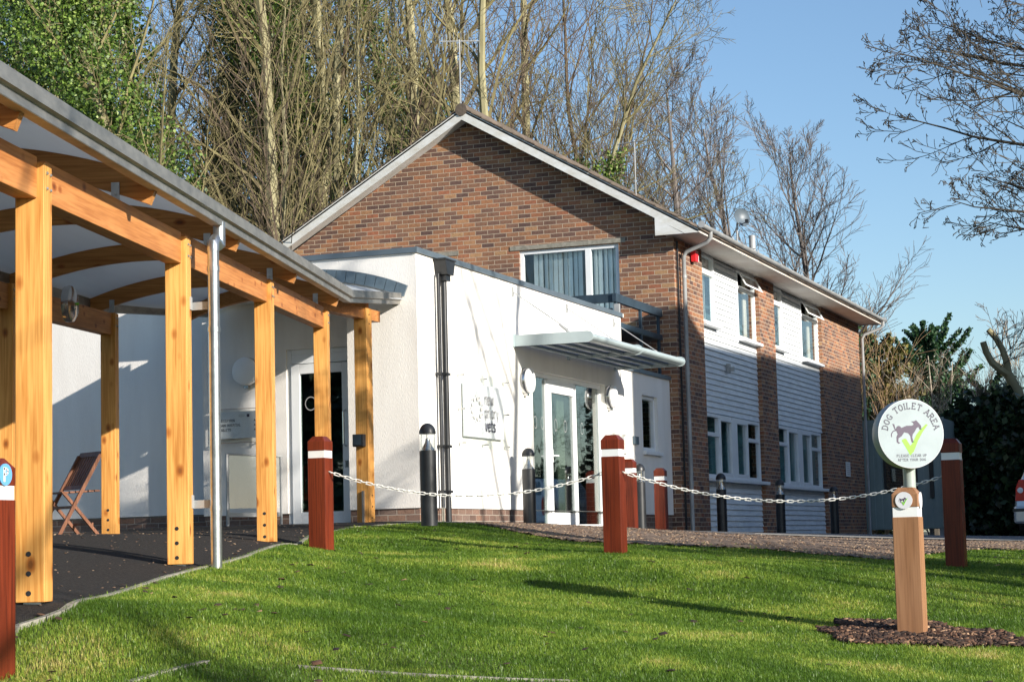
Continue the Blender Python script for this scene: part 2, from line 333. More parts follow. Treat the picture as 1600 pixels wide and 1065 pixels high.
def bluepoly():
    m,n,p,l=newmat('blue_canopy_blade'); p.inputs['Base Color'].default_value=(.10,.17,.36,1); p.inputs['Roughness'].default_value=.3
    t=N(n,'ShaderNodeBsdfTranslucent'); t.inputs[0].default_value=(.25,.38,.7,1); mx=N(n,'ShaderNodeMixShader'); mx.inputs[0].default_value=.2
    l.new(p.outputs[0],mx.inputs[1]); l.new(t.outputs[0],mx.inputs[2]); l.new(mx.outputs[0],n.nodes['Material Output'].inputs[0]); return m
M['bluepoly']=bluepoly()

# ------------------------------------------------------------------ terrain height (metres relative to the camera)
CP=[(30,1060,9.0),(300,1060,8.9),(550,1060,9.2),(800,1060,9.5),(1100,1060,9.8),(1420,1060,10.6),(1600,1060,11),
 (30,975,9.7),(85,965,9.85),(150,937,10.9),(250,905,12.7),(330,886,13.9),(384,870,14.9),(480,839,18.45),(548,825,20.5),(658,818,21.4),(750,818,22.4),
 (972,866,17.4),(512,864,17.5),(1505,888,17.6),(1420,995,12.8),(1200,872,18.5),(800,912,15.0),(985,938,14.4),(1056,885,16.0),(1200,950,14.2),(900,843,20.5),(1190,853,20),(1530,859,21),(1240,843,24),(1500,846,26),
 (85,948,10.1),(302,887,13.66),(437,849,17.2),(182,844,20.2),(150,835,22),(590,818,23.2),(800,819.5,25.6),(950,827,29.4),(1040,831,32),(1111,832,34.2),(1222,836,39),(1345,839,47),(1485,842,48),(1600,842,45)]
P=[at(*c) for c in CP]
P=[(p.x,p.y,p.z) for p in P]+[(0,0,-1.6),(0,10,-1.3),(0,-12,-1.9),(-25,0,-2.2),(-20,30,-1.5),(-20,-35,-2),(15,-15,-1.2),(35,-12,-.5),(25,25,.3),(45,25,.3),(80,0,-.2),(80,40,.3),(10,22,-.1),(60,-30,-.4)]
P=np.array(P)
def _phi(r2): return np.where(r2>0,.5*r2*np.log(r2+1e-12),0)
_n=len(P); _K=_phi(((P[:,None,:2]-P[None,:,:2])**2).sum(-1))+np.eye(_n)*.08; _Q=np.c_[np.ones(_n),P[:,:2]]
_A=np.block([[_K,_Q],[_Q.T,np.zeros((3,3))]]); _w=np.linalg.solve(_A,np.r_[P[:,2],0,0,0])
def hts(X,Y):
    X=np.clip(np.asarray(X,float),-25,80); Y=np.clip(np.asarray(Y,float),-35,40); sh=X.shape; X=X.ravel(); Y=Y.ravel(); out=np.empty(len(X))
    for s in range(0,len(X),20000):
        x,y=X[s:s+20000],Y[s:s+20000]
        out[s:s+20000]=_phi((x[:,None]-P[:,0])**2+(y[:,None]-P[:,1])**2)@_w[:_n]+_w[_n]+_w[_n+1]*x+_w[_n+2]*y
    return out.reshape(sh)
def ht(x,y): return float(hts(np.array([x]),np.array([y]))[0])

def gridmesh(name,XX,YY,ZZ,m):
    a,b=XX.shape; v=np.c_[XX.ravel(),YY.ravel(),ZZ.ravel()]; i=np.arange(a*b).reshape(a,b)
    f=np.stack([i[:-1,:-1],i[1:,:-1],i[1:,1:],i[:-1,1:]],-1).reshape(-1,4)
    p=v[f[0]]; nz=np.cross(p[1]-p[0],p[2]-p[0])[2]
    if nz<0: f=f[:,::-1]
    o=npmesh(name,v,[f],m); o.data.polygons.foreach_set('use_smooth',[True]*len(f)); return o
xs=np.r_[-800,-300,-120,-60,-25,np.arange(-10,52,.5),55,60,70,80,120,300,800,2000]
ys=np.r_[-800,-300,-120,-60,-35,np.arange(-20,30,.5),32,36,40,60,120,300,800]
GX,GY=np.meshgrid(xs,ys,indexing='ij')
tag(gridmesh('ground',GX,GY,hts(GX,GY)-.03,M['farground']),'rough ground round the building','ground',kind='structure')
def resamp(pl,n):
    pl=np.array([(p[0],p[1]) for p in pl],float); s=np.r_[0,np.cumsum(np.hypot(*np.diff(pl,axis=0).T))]; t=np.linspace(0,s[-1],n)
    return np.c_[np.interp(t,s,pl[:,0]),np.interp(t,s,pl[:,1])]
def loft(A,B,n,k):
    A=resamp(A,n); B=resamp(B,n); t=np.linspace(0,1,k)[None,:,None]; G=A[:,None]*(1-t)+B[:,None]*t; return G[...,0],G[...,1]
edge=[at(*c) for c in [(-60,1000,8.9),(28,975,9.7),(85,965,9.85),(150,937,10.9),(250,905,12.7),(330,886,13.9),(384,870,14.9),(430,853,16.6),(480,839,18.45),(548,825,20.5),(658,818,21.4)]]
far_edge=[edge[-1]]+[at(*c) for c in [(750,822,21.9),(800,832,21.4),(900,845,20.4),(1050,850,20.2),(1190,855,19.9),(1392,868,18.8),(1441,864,19.6),(1530,859,21),(1700,859,22)]]
near=[(3.5,3.0),(4.2,1.2),(5.0,-2.5),(9,-5),(13,-5.5),(21,-5)]
LB=edge+far_edge[1:]
LX,LY=loft(LB,[(5.6,4.6)]+near,160,80)
LZ=hts(LX,LY)
tag(gridmesh('lawn',LX,LY,LZ,M['lawnbase']),'turf under the grass','lawn',kind='structure')
# tarmac path under the timber canopy and in front of the extension
c0=Vector((8.70,5.787,0))
def cf(a,r,z=0): v=c0+Vector((.9513,.3083,0))*a+RR*r; return Vector((v.x,v.y,z))
pl=[cf(-7,.6)]+[Vector(p) for p in edge[1:]]
PXg,PYg=loft(pl,[cf(-7,-3.0),cf(3,-3.0),cf(7.6,-2.75),cf(9.5,-2.9),(19.6,12.2,0),(21.9,12.6,0),(21.9,15,0),(21.9,9.0,0)][:7]+[(21.9,9.0,0)],60,14)
PX2,PY2=loft([cf(-7,.45)]+list(edge[1:]),[cf(-7,-2.6),cf(2,-2.6),cf(8,-2.6),(21.6,13.6,0)],80,30)
tag(gridmesh('path',PX2,PY2,hts(PX2,PY2)+.012,M['tarmac']),'dark tarmac path','path',kind='structure')
PX3,PY3=loft([edge[-1]]+[at(*c) for c in [(750,822,21.9),(800,829,22.6),(900,834,23.3),(1050,838,24.5),(1240,844,25),(1500,848,25.5),(1700,848,26)]],[(21.6,13.6,0),(24,9.2,0),(30,9.2,0),(34,9.1,0),(48,9.1,0),(49,5,0),(50,-12,0)],80,30)
tag(gridmesh('road',PX3,PY3,hts(PX3,PY3)+.016,M['road']),'grey road beside the house','road',kind='structure')
SX,SY=loft([at(*c) for c in [(745,822,21.8),(800,829.5,22.3),(900,834.5,23.2),(1050,838.5,24.4),(1240,844.5,24.9),(1500,848.5,25.4),(1700,849,25.8)]],[at(*c) for c in [(750,826,21.6),(800,836,20.8),(900,849,19.8),(1050,854,19.6),(1190,858,19.4),(1392,872,18.3),(1441,868,19.2),(1530,862,20.6),(1700,862,21.6)]],240,26)
rs=np.random.RandomState(3); SZ=hts(SX,SY)+.018+rs.rand(*SX.shape)*.022
tag(gridmesh('soil',SX,SY,SZ,M['soil']),'bare earth strip','soil',kind='structure')
# pale concrete haunching strip along road edge
KX,KY=loft([at(*c) for c in [(1180,841.0,26),(1300,842.5,26.5),(1500,844.5,27),(1700,845,27.5)]],[at(*c) for c in [(1180,842.0,25.2),(1300,843.8,25.6),(1500,846.5,26),(1700,847,26.4)]],40,3)
tag(gridmesh('kerb_strip',KX,KY,hts(KX,KY)+.03,M['pave']),'pale concrete road edge','kerb',kind='structure')
# kerb edging along the path
mb=MB(); E_=resamp(edge,70)
for i in range(69):
    a=Vector((*E_[i],0)); b=Vector((*E_[i+1],0)); d=(b-a); nrm=Vector((d.y,-d.x,0)).normalized()*.035
    za,zb=ht(a.x,a.y)+.02,ht(b.x,b.y)+.02
    A=[Vector((a.x,a.y,za-.15)),Vector((b.x,b.y,zb-.15)),Vector((b.x,b.y,zb))+0*nrm,Vector((a.x,a.y,za))]
    mb.add([A[0],A[1],A[1]+nrm,A[0]+nrm,A[3],A[2],A[2]+nrm,A[3]+nrm],[(4,5,6,7)[::-1],(3,2,6,7),(0,1,5,4)[::-1]])
k_=mb.build('kerb',M['conc']); tag(k_,'thin concrete edging between path and lawn','kerb',kind='structure')
# old edging lines lying in the lawn near the camera
def edging(a,b,label):
    mb=MB(); n=10; a,b=Vector(a),Vector(b); d=(b-a).normalized(); nr=Vector((d.y,-d.x,0)).normalized()*.045
    for i in range(n):
        p=a.lerp(b,i/n); q=a.lerp(b,(i+1)/n-.002); zp=ht(p.x,p.y)+.008; zq=ht(q.x,q.y)+.008
        mb.add([(p.x,p.y,zp-.1),(q.x,q.y,zq-.1),(q.x+nr.x,q.y+nr.y,zq-.1),(p.x+nr.x,p.y+nr.y,zp-.1),(p.x,p.y,zp),(q.x,q.y,zq),(q.x+nr.x,q.y+nr.y,zq),(p.x+nr.x,p.y+nr.y,zp)],
               [(3,2,1,0),(4,5,6,7),(0,1,5,4),(1,2,6,5),(2,3,7,6),(3,0,4,7)])
    tag(mb.build('concrete_edging',M['conc']),label,'edging','old concrete edgings in the lawn')
def gpt(x,y,d0):
    d=d0
    for _ in range(30):
        p=at(x,y,d); e=p.z-ht(p.x,p.y); r=at(x,y,1); d+= e/ max(.03,-r.z+.06)*.5
    return at(x,y,d)
g1,g2=gpt(195,1066,8.8),gpt(318,1033,9.5); edging(g1,g2,'short pale concrete edging in the grass near the lower left')
g1,g2=gpt(465,1040,9.4),gpt(900,1063,9.4); edging(g1,g2,'long thin concrete edging half buried across the front of the lawn')

# ------------------------------------------------------------------ walls with openings
def wall(mb,ax,c,u0,u1,z0,z1,holes,depth,mi=0):
    """wall sheet in plane ax=c spanning u and z, with reveals going 'depth' behind the openings; holes=(u0,u1,z0,z1)"""
    holes=[(h[0],h[1],max(h[2],z0),min(h[3],z1)) for h in holes]
    us=sorted({u0,u1}|{h[i] for h in holes for i in (0,1)}); zs=sorted({z0,z1}|{h[i] for h in holes for i in (2,3)})
    pt=(lambda u,z,k=0:(c+k,u,z)) if ax=='x' else (lambda u,z,k=0:(u,c+k,z))
    fl=(lambda q:q) if ax=='y' else (lambda q:q[::-1])
    for a,b in zip(us,us[1:]):
        for e,g in zip(zs,zs[1:]):
            mu,mz=(a+b)/2,(e+g)/2
            if any(h[0]<mu<h[1] and h[2]<mz<h[3] for h in holes): continue
            mb.add(fl([pt(a,e),pt(b,e),pt(b,g),pt(a,g)]),[(0,1,2,3)],mi)
    for h in holes:
        a,b,e,g=h
        for q in ([pt(a,e),pt(a,e,depth),pt(a,g,depth),pt(a,g)],[pt(b,g),pt(b,g,depth),pt(b,e,depth),pt(b,e)],[pt(a,g),pt(a,g,depth),pt(b,g,depth),pt(b,g)],[pt(b,e),pt(b,e,depth),pt(a,e,depth),pt(a,e)]):
            mb.add(fl(q) if ax=='x' else q,[(0,1,2,3)],mi)
def bar(mb,ax,c,u0,u1,z0,z1,t,mi=0):
    "a bar lying in plane ax from c to c+t"
    if ax=='x': mb.box((c,u0,z0),(c+t,u1,z1),mi)
    else: mb.box((u0,c,z0),(u1,c+t,z1),mi)
def winpane(parent,ax,c,u0,u1,z0,z1,g=None):
    mb=MB(); bar(mb,ax,c,u0,u1,z0,z1,.006); return mb.build('pane',g or M['glass'],parent)
def frame_rect(mb,ax,c,u0,u1,z0,z1,w,t,mi=0):
    bar(mb,ax,c,u0,u0+w,z0,z1,t,mi); bar(mb,ax,c,u1-w,u1,z0,z1,t,mi); bar(mb,ax,c,u0+w,u1-w,z0,z0+w,t,mi); bar(mb,ax,c,u0+w,u1-w,z1-w,z1,t,mi)

# ================================================================== HOUSE
XG,YH,XF,YB=31.7,9.0,47.45,16.16
house=thing('brick_house','two storey brown brick house with white boarded bays and a tiled gable roof','house',(XG,YH,0))
ups=[(33.52,34.5,3.74,4.97),(36.15,37.5,3.68,4.97),(38.82,39.75,3.74,4.97),(41.5,43.1,3.70,4.97)]
gws=[(33.5,37.42,1.06,2.17),(38.75,42.95,1.02,2.2)]
mb=MB()
gwin=(9.94,11.70,3.74,4.92)
# gable wall (front) rectangular part and triangle
wall(mb,'x',XG,YH+.001,YB,-.3,5.0,[gwin],.12)
mb.add([(XG,YH,5.0),(XG,YH,5.1),(XG,12.58,7.24),(XG,YB,5.1),(XG,YB,5.0)][::-1][::-1],[(4,3,2,1,0)])
# side wall: brick piers proud, cladding between
for a,b in ((XG+.006,33.45),(37.52,38.78),(43.2,XF)): mb.box((a+.0,YH,-.3),(b,YH+.25,4.96))
mb.box((XG+.02,YB-.2,-.3),(XF,YB,5.0)); mb.box((XF-.2,YH+.25,-.3),(XF,YB-.2,5.0))
mb.add([(XF,YH,5.0),(XF,YH,5.1),(XF,12.58,7.24),(XF,YB,5.1),(XF,YB,5.0)],[(0,1,2,3,4)])
mb.build('wall',M['brick'],house)
mb=MB(); mb.box((33.4,YH+.9,-.2),(XF-.3,YH+1.1,4.9)); mb.box((XG+1.0,9.3,-.2),(XG+1.2,16,4.9)); mb.box((XG+.05,9.2,2.5),(XF-.3,16,2.6))
mb.build('interior_wall',M['tealroom'],house)
# cladding: overlapping boards as a saw-tooth profile
def cladding(x0,x1,z0,z1,holes,name='cladding'):
    mb=MB(); z=z0; y=YH+.09
    while z<z1-.01:
        t=min(z+.1,z1)
        segs=[(x0,x1)]
        for h in holes:
            if h[2]<(z+t)/2<h[3]:
                ns=[]
                for a,b in segs:
                    if h[0]>a and h[0]<b or h[1]<b and h[1]>a:
                        if h[0]>a: ns.append((a,h[0]))
                        if h[1]<b: ns.append((h[1],b))
                    elif h[0]<=a and h[1]>=b: pass
                    else: ns.append((a,b))
                segs=ns
        for a,b in segs:
            mb.add([(a,y-.022,z),(b,y-.022,z),(b,y,t),(a,y,t),(a,y+.03,z),(b,y+.03,z)],[(0,1,2,3),(4,5,1,0)])
        z=t
    mb.quad((x0,y+.03,z0),(x1,y+.03,z0),(x1,y+.03,z0-.001),(x0,y+.03,z0-.001))
    return mb.build(name,M['board'],house)
for (x0,x1),hs,gw in (((33.45,37.52),ups[:2],gws[0]),((38.78,43.2),ups[2:],gws[1])):
    cladding(x0,x1,gw[3]+.02,4.95,[(h[0],h[1],h[2],h[3]) for h in hs]); cladding(x0,x1,.02 if x0<35 else -.05,gw[2]-.07,[])
    mb=MB(); mb.box((x0,YH+.14,-.2),(x1,YH+.16,gw[2]-.03)); mb.box((x0,YH+.14,gw[3]),(x0+.07,YH+.16,4.95)); mb.box((hs[0][1],YH+.14,gw[3]),(hs[1][0],YH+.16,4.95)); mb.box((x0,YH+.14,gw[3]),(x1,YH+.16,hs[0][2]-.03))
    mb.build('backing_board',M['board'],house)
# upper windows: casement below, top light above; two of the top lights stand open
for i,(a,b,e,g) in enumerate(ups):
    w_=thing('window',None,None,(0,0,0)); w_.parent=house
    w_.location=(a-XG,0,0)
    y=YH+.07; zt=g-.34
    mb=MB(); frame_rect(mb,'y',y,a,b,e,g,.055,.07); bar(mb,'y',y-.005,a+.05,b-.05,zt-.03,zt+.03,.08)
    mb.build('frame',M['upvc'],w_,bevel=.004)
    winpane(w_,'y',y+.03,a+.05,b-.05,e+.05,zt-.03)
    opened=i in (1,3); mb=MB()
    if opened:
        ang=R(27); L=.31; c,s=math.cos(ang),math.sin(ang); top=g-.04
        def q(u,h,o=0): return Vector((u,y-.01-s*h-o*c,top-c*h+o*s*-1))
        for (u0,u1,h0,h1) in ((a+.03,a+.08,0,L),(b-.08,b-.03,0,L),(a+.08,b-.08,0,.05),(a+.08,b-.08,L-.05,L)):
            mb.obox(q(u0,h0),(u1-u0,0,0),q(u0,h1)-q(u0,h0),Vector((0,-.03*c,-.03*s*-1*-1)))
        mb.build('top_light',M['upvc'],w_)
        mb=MB(); mb.obox(q(a+.07,.04),(b-a-.14,0,0),q(a+.07,L-.04)-q(a+.07,.04),(0,-.006,0)); mb.build('pane',M['glass'],w_)
    else:
        frame_rect(mb,'y',y-.015,a+.045,b-.045,zt+.02,g-.03,.035,.05); mb.build('top_light',M['upvc'],w_); winpane(w_,'y',y+.03,a+.07,b-.07,zt+.05,g-.06)
    mb=MB(); mb.box((a-.04,YH-.05,e-.06),(b+.06,YH+.1,e-.005)); mb.build('sill',M['upvc'],w_,bevel=.006)
    mb=MB(); k=0; u=a+.06
    if i in (0,):
        while u<b-.08: mb.obox((u,y+.14,e+.05),(.075,.035,0),(0,.004,0),(0,0,g-e-.1)); u+=.085
        mb.build('blind',M['blind'],w_)
    else:
        for s0,s1 in ((a+.05,a+.2),(b-.24,b-.05)):
            u=s0
            mb=MB()
            while u<s1: mb.tube([(u,y+.18,e+.04),(u,y+.18,g-.05)],.022,6); u+=.035
            mb.build('curtain',M['curtain'],w_,smooth=True)
# ground floor windows
for a,b,e,g in gws:
    w_=thing('window',None,None); w_.parent=house; w_.location=(a-XG,0,0)
    y=YH+.05; W=b-a; xs_=[0,.235,.41,.59,.765,1]
    mb=MB(); frame_rect(mb,'y',y,a,b,e,g,.06,.08)
    mid=a+W*.5; bar(mb,'y',y-.01,mid-.16,mid+.16,e+.0,g,.09)
    for t in (.24,.76): bar(mb,'y',y,a+W*t-.035,a+W*t+.035,e+.06,g-.06,.08)
    zt=g-.36
    bar(mb,'y',y,a+.06,a+W*.24-.035,zt-.035,zt+.035,.08); bar(mb,'y',y,a+W*.76+.035,b-.06,zt-.035,zt+.035,.08)
    mb.build('frame',M['upvc'],w_,bevel=.004)
    for (u0,u1,h0,h1) in ((a+.06,a+W*.24-.03,e+.06,zt),(a+.06,a+W*.24-.03,zt,g-.06),(a+W*.24+.03,mid-.16,e+.06,g-.06),(mid+.16,a+W*.76-.03,e+.06,g-.06),(a+W*.76+.03,b-.06,e+.06,zt),(a+W*.76+.03,b-.06,zt,g-.06)):
        winpane(w_,'y',y+.035,u0,u1,h0,h1)
        if u0>a+.1 and u1<b-.1:
            mb=MB(); frame_rect(mb,'y',y-.012,u0,u1,h0,h1,.04,.05); mb.build('casement',M['upvc'],w_)
    mb=MB(); mb.box((a-.06,YH-.06,e-.065),(b+.25,YH+.1,e-.005)); mb.build('sill',M['upvc'],w_,bevel=.006)
    mb=MB(); [mb.tube([(a+.1+.045*q,y+.3+.02*(q%2),e+.03),(a+.1+.045*q,y+.3+.02*(q%2),g-.03)],.03,6) for q in range(int((W-.2)/.045))]; mb.build('backing_curtain',M['teal_backing'],w_,smooth=True)  # teal curtain backing added behind the panes to lighten the dark glass
    mb=MB(); z=e+.08
    while z<g-.1: mb.obox((a+.07,y+.16,z),(W*.24-.1,0,0),(0,.022,.012),(0,0,.002)); z+=.03
    mb.build('blind',M['tealroom'],w_)
# gable window with vertical blinds
a,b,e,g=gwin; w_=thing('window',None,None); w_.parent=house; w_.location=(0,a-YH,0)
x=XG+.035
mb=MB(); frame_rect(mb,'x',x,a,b,e,g,.065,.07); bar(mb,'x',x-.004,10.44,10.54,e+.05,g-.05,.075); mb.build('frame',M['upvc'],w_,bevel=.004)
winpane(w_,'x',x+.03,a+.06,10.44,e+.06,g-.06); winpane(w_,'x',x+.03,10.54,b-.06,e+.06,g-.06)
mb=MB(); u=a+.07; k=0
while u<b-.2:
    if abs(u-10.55)>.02:
        ang=R(24+rnd.uniform(-8,8)); mb.obox((x+.11,u,e+.04),(math.sin(ang)*.088,math.cos(ang)*.088,0),(.003,0,0),(0,0,g-e-.08))
    u+=.088
mb.build('blind',M['blind'],w_)
mb=MB(); mb.box((XG-.06,a-.05,e-.06),(XG+.08,b+.05,e-.004)); mb.build('sill',M['upvc'],w_)
for (a_,b_) in ((9.82,11.86),(12.8,14.3)):
    mb=MB(); mb.box((XG-.012,a_,4.93),(XG+.1,b_,5.005)); mb.build('lintel',M['conc'],house)
# roof
def rz(y,x=0): return 7.40-.585*abs(y-12.58)
roof=thing('roof',None,None); roof.parent=house; roof.location=(0,0,5)
RX0,RX1=XG-.3,XF+.3; YE0,YE1=8.44,16.75
mb=MB(); nrow=22
for sgn,ye in ((-1,YE0),(1,YE1)):
    for k in range(nrow):
        y0=12.58+(ye-12.58)*(k+1)/nrow; y1=12.58+(ye-12.58)*k/nrow
        x=RX0; j=0
        z0,z1=rz(y0)+.035,rz(y1)+.012
        # one course, with a ragged tile lip
        while x<RX1:
            w2=.32 if x+.32<RX1 else RX1-x+.001
            dz=rnd.uniform(-.006,.008); mb.add([(x,y0,z0+dz-.022),(x+w2-.006,y0,z0+dz-.022),(x+w2-.006,y0,z0+dz),(x,y0,z0+dz),(x,y1,z1+dz),(x+w2-.006,y1,z1+dz)],
              [(0,1,2,3),(3,2,5,4),(0,3,4),(1,5,2)] if sgn<0 else [(3,2,1,0),(4,5,2,3),(4,3,0),(2,5,1)])
            x+=.32; j+=1
mb.build('tiles',M['tile'],roof)
mb=MB()
for s in range(36):
    x=RX0+s*(RX1-RX0)/36; mb.tube([(x,12.58,7.38+rnd.uniform(-.005,.005)),(x+(RX1-RX0)/36+.01,12.58,7.385)],.11,10)
mb.build('ridge_tiles',M['tile'],roof)
mb=MB(); 
for (ya,yb) in ((YE0+.03,12.58),(12.58,YE1-.03)): mb.prism([(RX0+.02,ya,rz(ya)-.02),(RX0+.02,yb,rz(yb)-.02),(RX0+.02,yb,rz(yb)-.05),(RX0+.02,ya,rz(ya)-.05)],(RX1-RX0-.04,0,0))
mb.build('roof_deck',M['soffit'],roof)
# barge boards (both gables), eave boxes, soffits
for xb in (XG-.28,XF+.24):
    for ya,yb in ((YE0+.06,12.58),(12.58,YE1-.06)):
        lo=ya<12; yt=(ya if lo else yb); yc=12.58+(-3.855 if lo else 3.855)
        poly=[(yt,rz(yt)),(12.58,rz(12.58)),(12.58,rz(12.58)-.19),(yc,4.955),(yt,4.955)]
        mb=MB(); mb.prism([(xb,q,z) for q,z in poly],(.03,0,0)); mb.build('barge_board',M['bargewhite'],house)
        y2=12.58+(-3.8 if lo else 3.8); mb=MB(); mb.prism([(xb+.032,y2,rz(y2)-.16),(xb+.032,12.58,rz(12.58)-.16),(xb+.032,12.58,rz(12.58)-.175),(xb+.032,y2,rz(y2)-.175)],(.246,0,0)); mb.build('verge_soffit',M['bargewhite'],house)
xb=XG-.283
for y0,y1 in ((8.74,9.22),(16.42,15.94)):
    mb=MB(); mb.prism([(xb,y0,4.953),(xb,y1,4.953),(xb,y1,rz(y1)-.186)],(.024,0,0)); mb.build('eave_box',M['bargewhite'],house)
mb=MB(); mb.box((XG-.255,8.52,4.962),(XF+.23,YH+.09,4.975)); mb.build('soffit',M['soffit'],house)
mb=MB(); mb.box((XG-.253,8.495,4.955),(XF+.235,8.517,5.07)); mb.build('fascia',M['bargewhite'],house)
# gutter: open half round
def half_gutter(name,p0,p1,r,parent,m,up=Vector((0,0,1))):
    mb=MB(); p0,p1=Vector(p0),Vector(p1); d=(p1-p0).normalized(); s=d.cross(up).normalized(); n=9
    for ri,flip in ((r,False),(r-.008,True)):
        vs=[]
        for p in (p0,p1):
            for j in range(n): th=math.pi*j/(n-1); vs.append(p+s*math.cos(th)*ri-up*math.sin(th)*ri)
        fs=[(j,j+1,n+j+1,n+j) for j in range(n-1)]
        mb.add(vs,[f[::-1] for f in fs] if flip else fs)
    for p in (p0,p1): mb.lathe(p,d,[(.001,-.004),(r,-.004),(r,.004),(.001,.004)],16)
    L=(p1-p0).length; k=1
    while k*1.8<L: c=p0+d*k*1.8; mb.tube([c-d*.04-up*.0,c+d*.04],r+.008,12,cap=False); k+=1
    return mb.build(name,m,parent,smooth=True)
half_gutter('gutter',(XG-.3,8.43,5.075),(XF+.26,8.43,5.07),.058,house,M['greypipe'])
mb=MB(); mb.tube([(31.95,8.43,5.03),(31.95,8.43,4.93),(31.97,8.5,4.86),(32.0,8.86,4.74),(32.02,8.92,4.66),(32.02,8.92,.05)],.036,12)
for z in (.9,2.7,4.3): mb.tube([(32.02,8.92,z),(32.02,8.92,z+.05)],.043,12)
mb.build('downpipe',M['greypipe'],house,smooth=True)
mb=MB(); mb.tube([(XF+.1,8.43,5.03),(XF+.1,8.43,4.93),(XF+.1,8.5,4.86),(XF-.02,8.86,4.72),(XF-.02,8.92,4.62),(XF-.02,8.92,-.05)],.036,12); mb.build('downpipe',M['greypipe'],house,smooth=True)
mb=MB(); mb.tube([(31.82,8.97,4.9),(31.82,8.97,.1)],.018,6); mb.build('cable',M['blackpaint'],house)
mb=MB(); fq=at(1175,368,38.5); mb.tube([fq-UP*.5,fq],.062,14); mb.build('flue',M['greypipe'],house,smooth=True)

# things fixed to the house
t=thing('alarm_box','red burglar alarm box high on the corner of the brick house','alarm box',(32.9,8.9,4.6))
mb=MB(); mb.prism([(32.68,8.98,4.66),(32.84,8.98,4.66),(32.86,8.98,4.85),(32.66,8.98,4.85)],(0,-.09,0)); mb.build('cover',M['redplastic'],t,bevel=.01)
mb=MB(); mb.box((32.862,8.9,4.68),(32.90,8.985,4.78)); mb.build('side_light',M['upvc'],t)
t=thing('notice_plate','small pale notice fixed to the brickwork at the far end of the house','notice',(45.38,8.96,1.49))
mb=MB(); mb.box((45.16,8.965,1.33),(45.6,8.985,1.66)); mb.build('plate',M['signwhite'],t)
mb=MB()
for k in range(6): mb.box((45.2,8.960,1.60-.045*k),(45.2+.3+.06*rnd.random(),8.964,1.61-.045*k))
mb.build('print',M['inkpale'],t)
t=thing('floodlight','tiny security sensor on the upper white boards of the house','sensor',(35.2,8.95,2.9))
mb=MB(); mb.box((35.1,9.0,2.95),(35.2,9.06,3.12)); mb.box((35.12,8.93,2.98),(35.18,9.0,3.06)); mb.build('body',M['greypipe'],t)
def aerial(label,base,h,n,span,boom,name='television_aerial'):
    t=thing(name,label,'aerial',base); x,y,z=base
    mb=MB(); mb.tube([(x,y,z-.1),(x,y,z+h)],.014,6); mb.build('mast',M['greypipe'],t)
    mb=MB(); bx=boom; mb.tube([Vector((x,y,z+h-.03))-Vector(bx)*.5,Vector((x,y,z+h-.03))+Vector(bx)*.5],.011,6); mb.build('boom',M['greypipe'],t)
    mb=MB(); d=Vector(bx).normalized()
    for k in range(n):
        c=Vector((x,y,z+h-.03))+Vector(bx)*(-.5+k/(n-1)); s=span*(1-.35*k/(n-1))
        mb.tube([c-Vector((0,0,s/2)),c+Vector((0,0,s/2))],.0045,4)
    mb.build('elements',M['slate'],t)
aerial('tall television aerial on the ridge at the front gable apex',(31.5,12.62,7.4),1.22,12,.40,(-.2,.66,.02))
mb_=None
aerial('thin television mast behind the roof beside the satellite dish',(37.6,11.4,6.7),1.15,7,.2,(.2,.75,0))
dq=at(1157,341,38.3)
t=thing('satellite_dish','grey satellite dish above the eaves beside the flue','satellite dish',dq)
mb=MB(); mb.tube([dq+Vector((.05,.1,-.75)),dq+Vector((.03,.08,-.1)),dq+Vector((.02,.03,0))],.016,8); mb.build('mast',M['greypipe'],t)
nn=Vector((-.62,-.76,.2)).normalized(); mb=MB(); mb.lathe(dq,nn,[(.001,0),(.05,.004),(.10,.018),(.15,.04),(.178,.06),(.182,.055),(.10,.005),(.001,-.015)],24); mb.build('dish',M['coping'],t,smooth=True)
mb=MB(); e_=dq+nn*.2-UP*.14; mb.tube([dq-UP*.12,e_],.008,6); mb.box(e_-Vector((.03,.03,.02)),e_+Vector((.03,.03,.05))); mb.build('arm',M['blackpaint'],t)

# ================================================================== EXTENSION
XE,YE,XD,XA=21.3,9.14,21.5,29.14
ext=thing('rendered_extension','single storey white rendered extension with grey coping in front of the brick house','extension',(XE,YE,0))
ent=(25.14,28.26,.20,2.30); aw=(30.12,30.95,1.40,2.27)
mb=MB()
wall(mb,'y',YE,XE,XA,.445,3.385,[ent],.2); wall(mb,'y',YE,XA,31.69,.41,2.60,[aw],.1)
mb.box((XA-.25,YE+.002,2.61),(XA,12.3,3.385)); 
mb.build('wall',M['render'],ext)
mb=MB()
ld=(10.03,10.93,.27,2.37)
mb.box((XE+.0015,YE+.0015,.445),(XD,10.03,3.385))
mb.box((XE+.0015,10.03,2.95),(XD,12.06,3.385))
wall(mb,'x',XD,10.03,12.06,.43,2.95,[ld],.12)
mb.box((XD+.2,12.0,.43),(22.4,12.06,3.385))
mb.box((21.9,12.06,.46),(22.1,17.5,3.3)); mb.box((XD+.21,10.2,.43),(21.95,12.0,.46))
mb.build('front_wall',M['render_cream'],ext)
mb=MB(); mb.box((XE+.02,YE+.02,-.1),(25.14,YE+.2,.443)); mb.box((28.26,YE+.02,-.1),(31.68,YE+.2,.408)); mb.box((XE+.021,YE+.2,-.1),(XD+.02,10.03,.443)); mb.box((XD+.02,10.93,-.1),(XD+.2,12.05,.428)); mb.box((21.92,12.05,-.1),(22.1,17.4,.458))
mb.box((25.14,YE+.021,-.1),(28.26,YE+.5,.2))
mb.build('plinth',M['brick_plinth'],ext)
mb=MB()
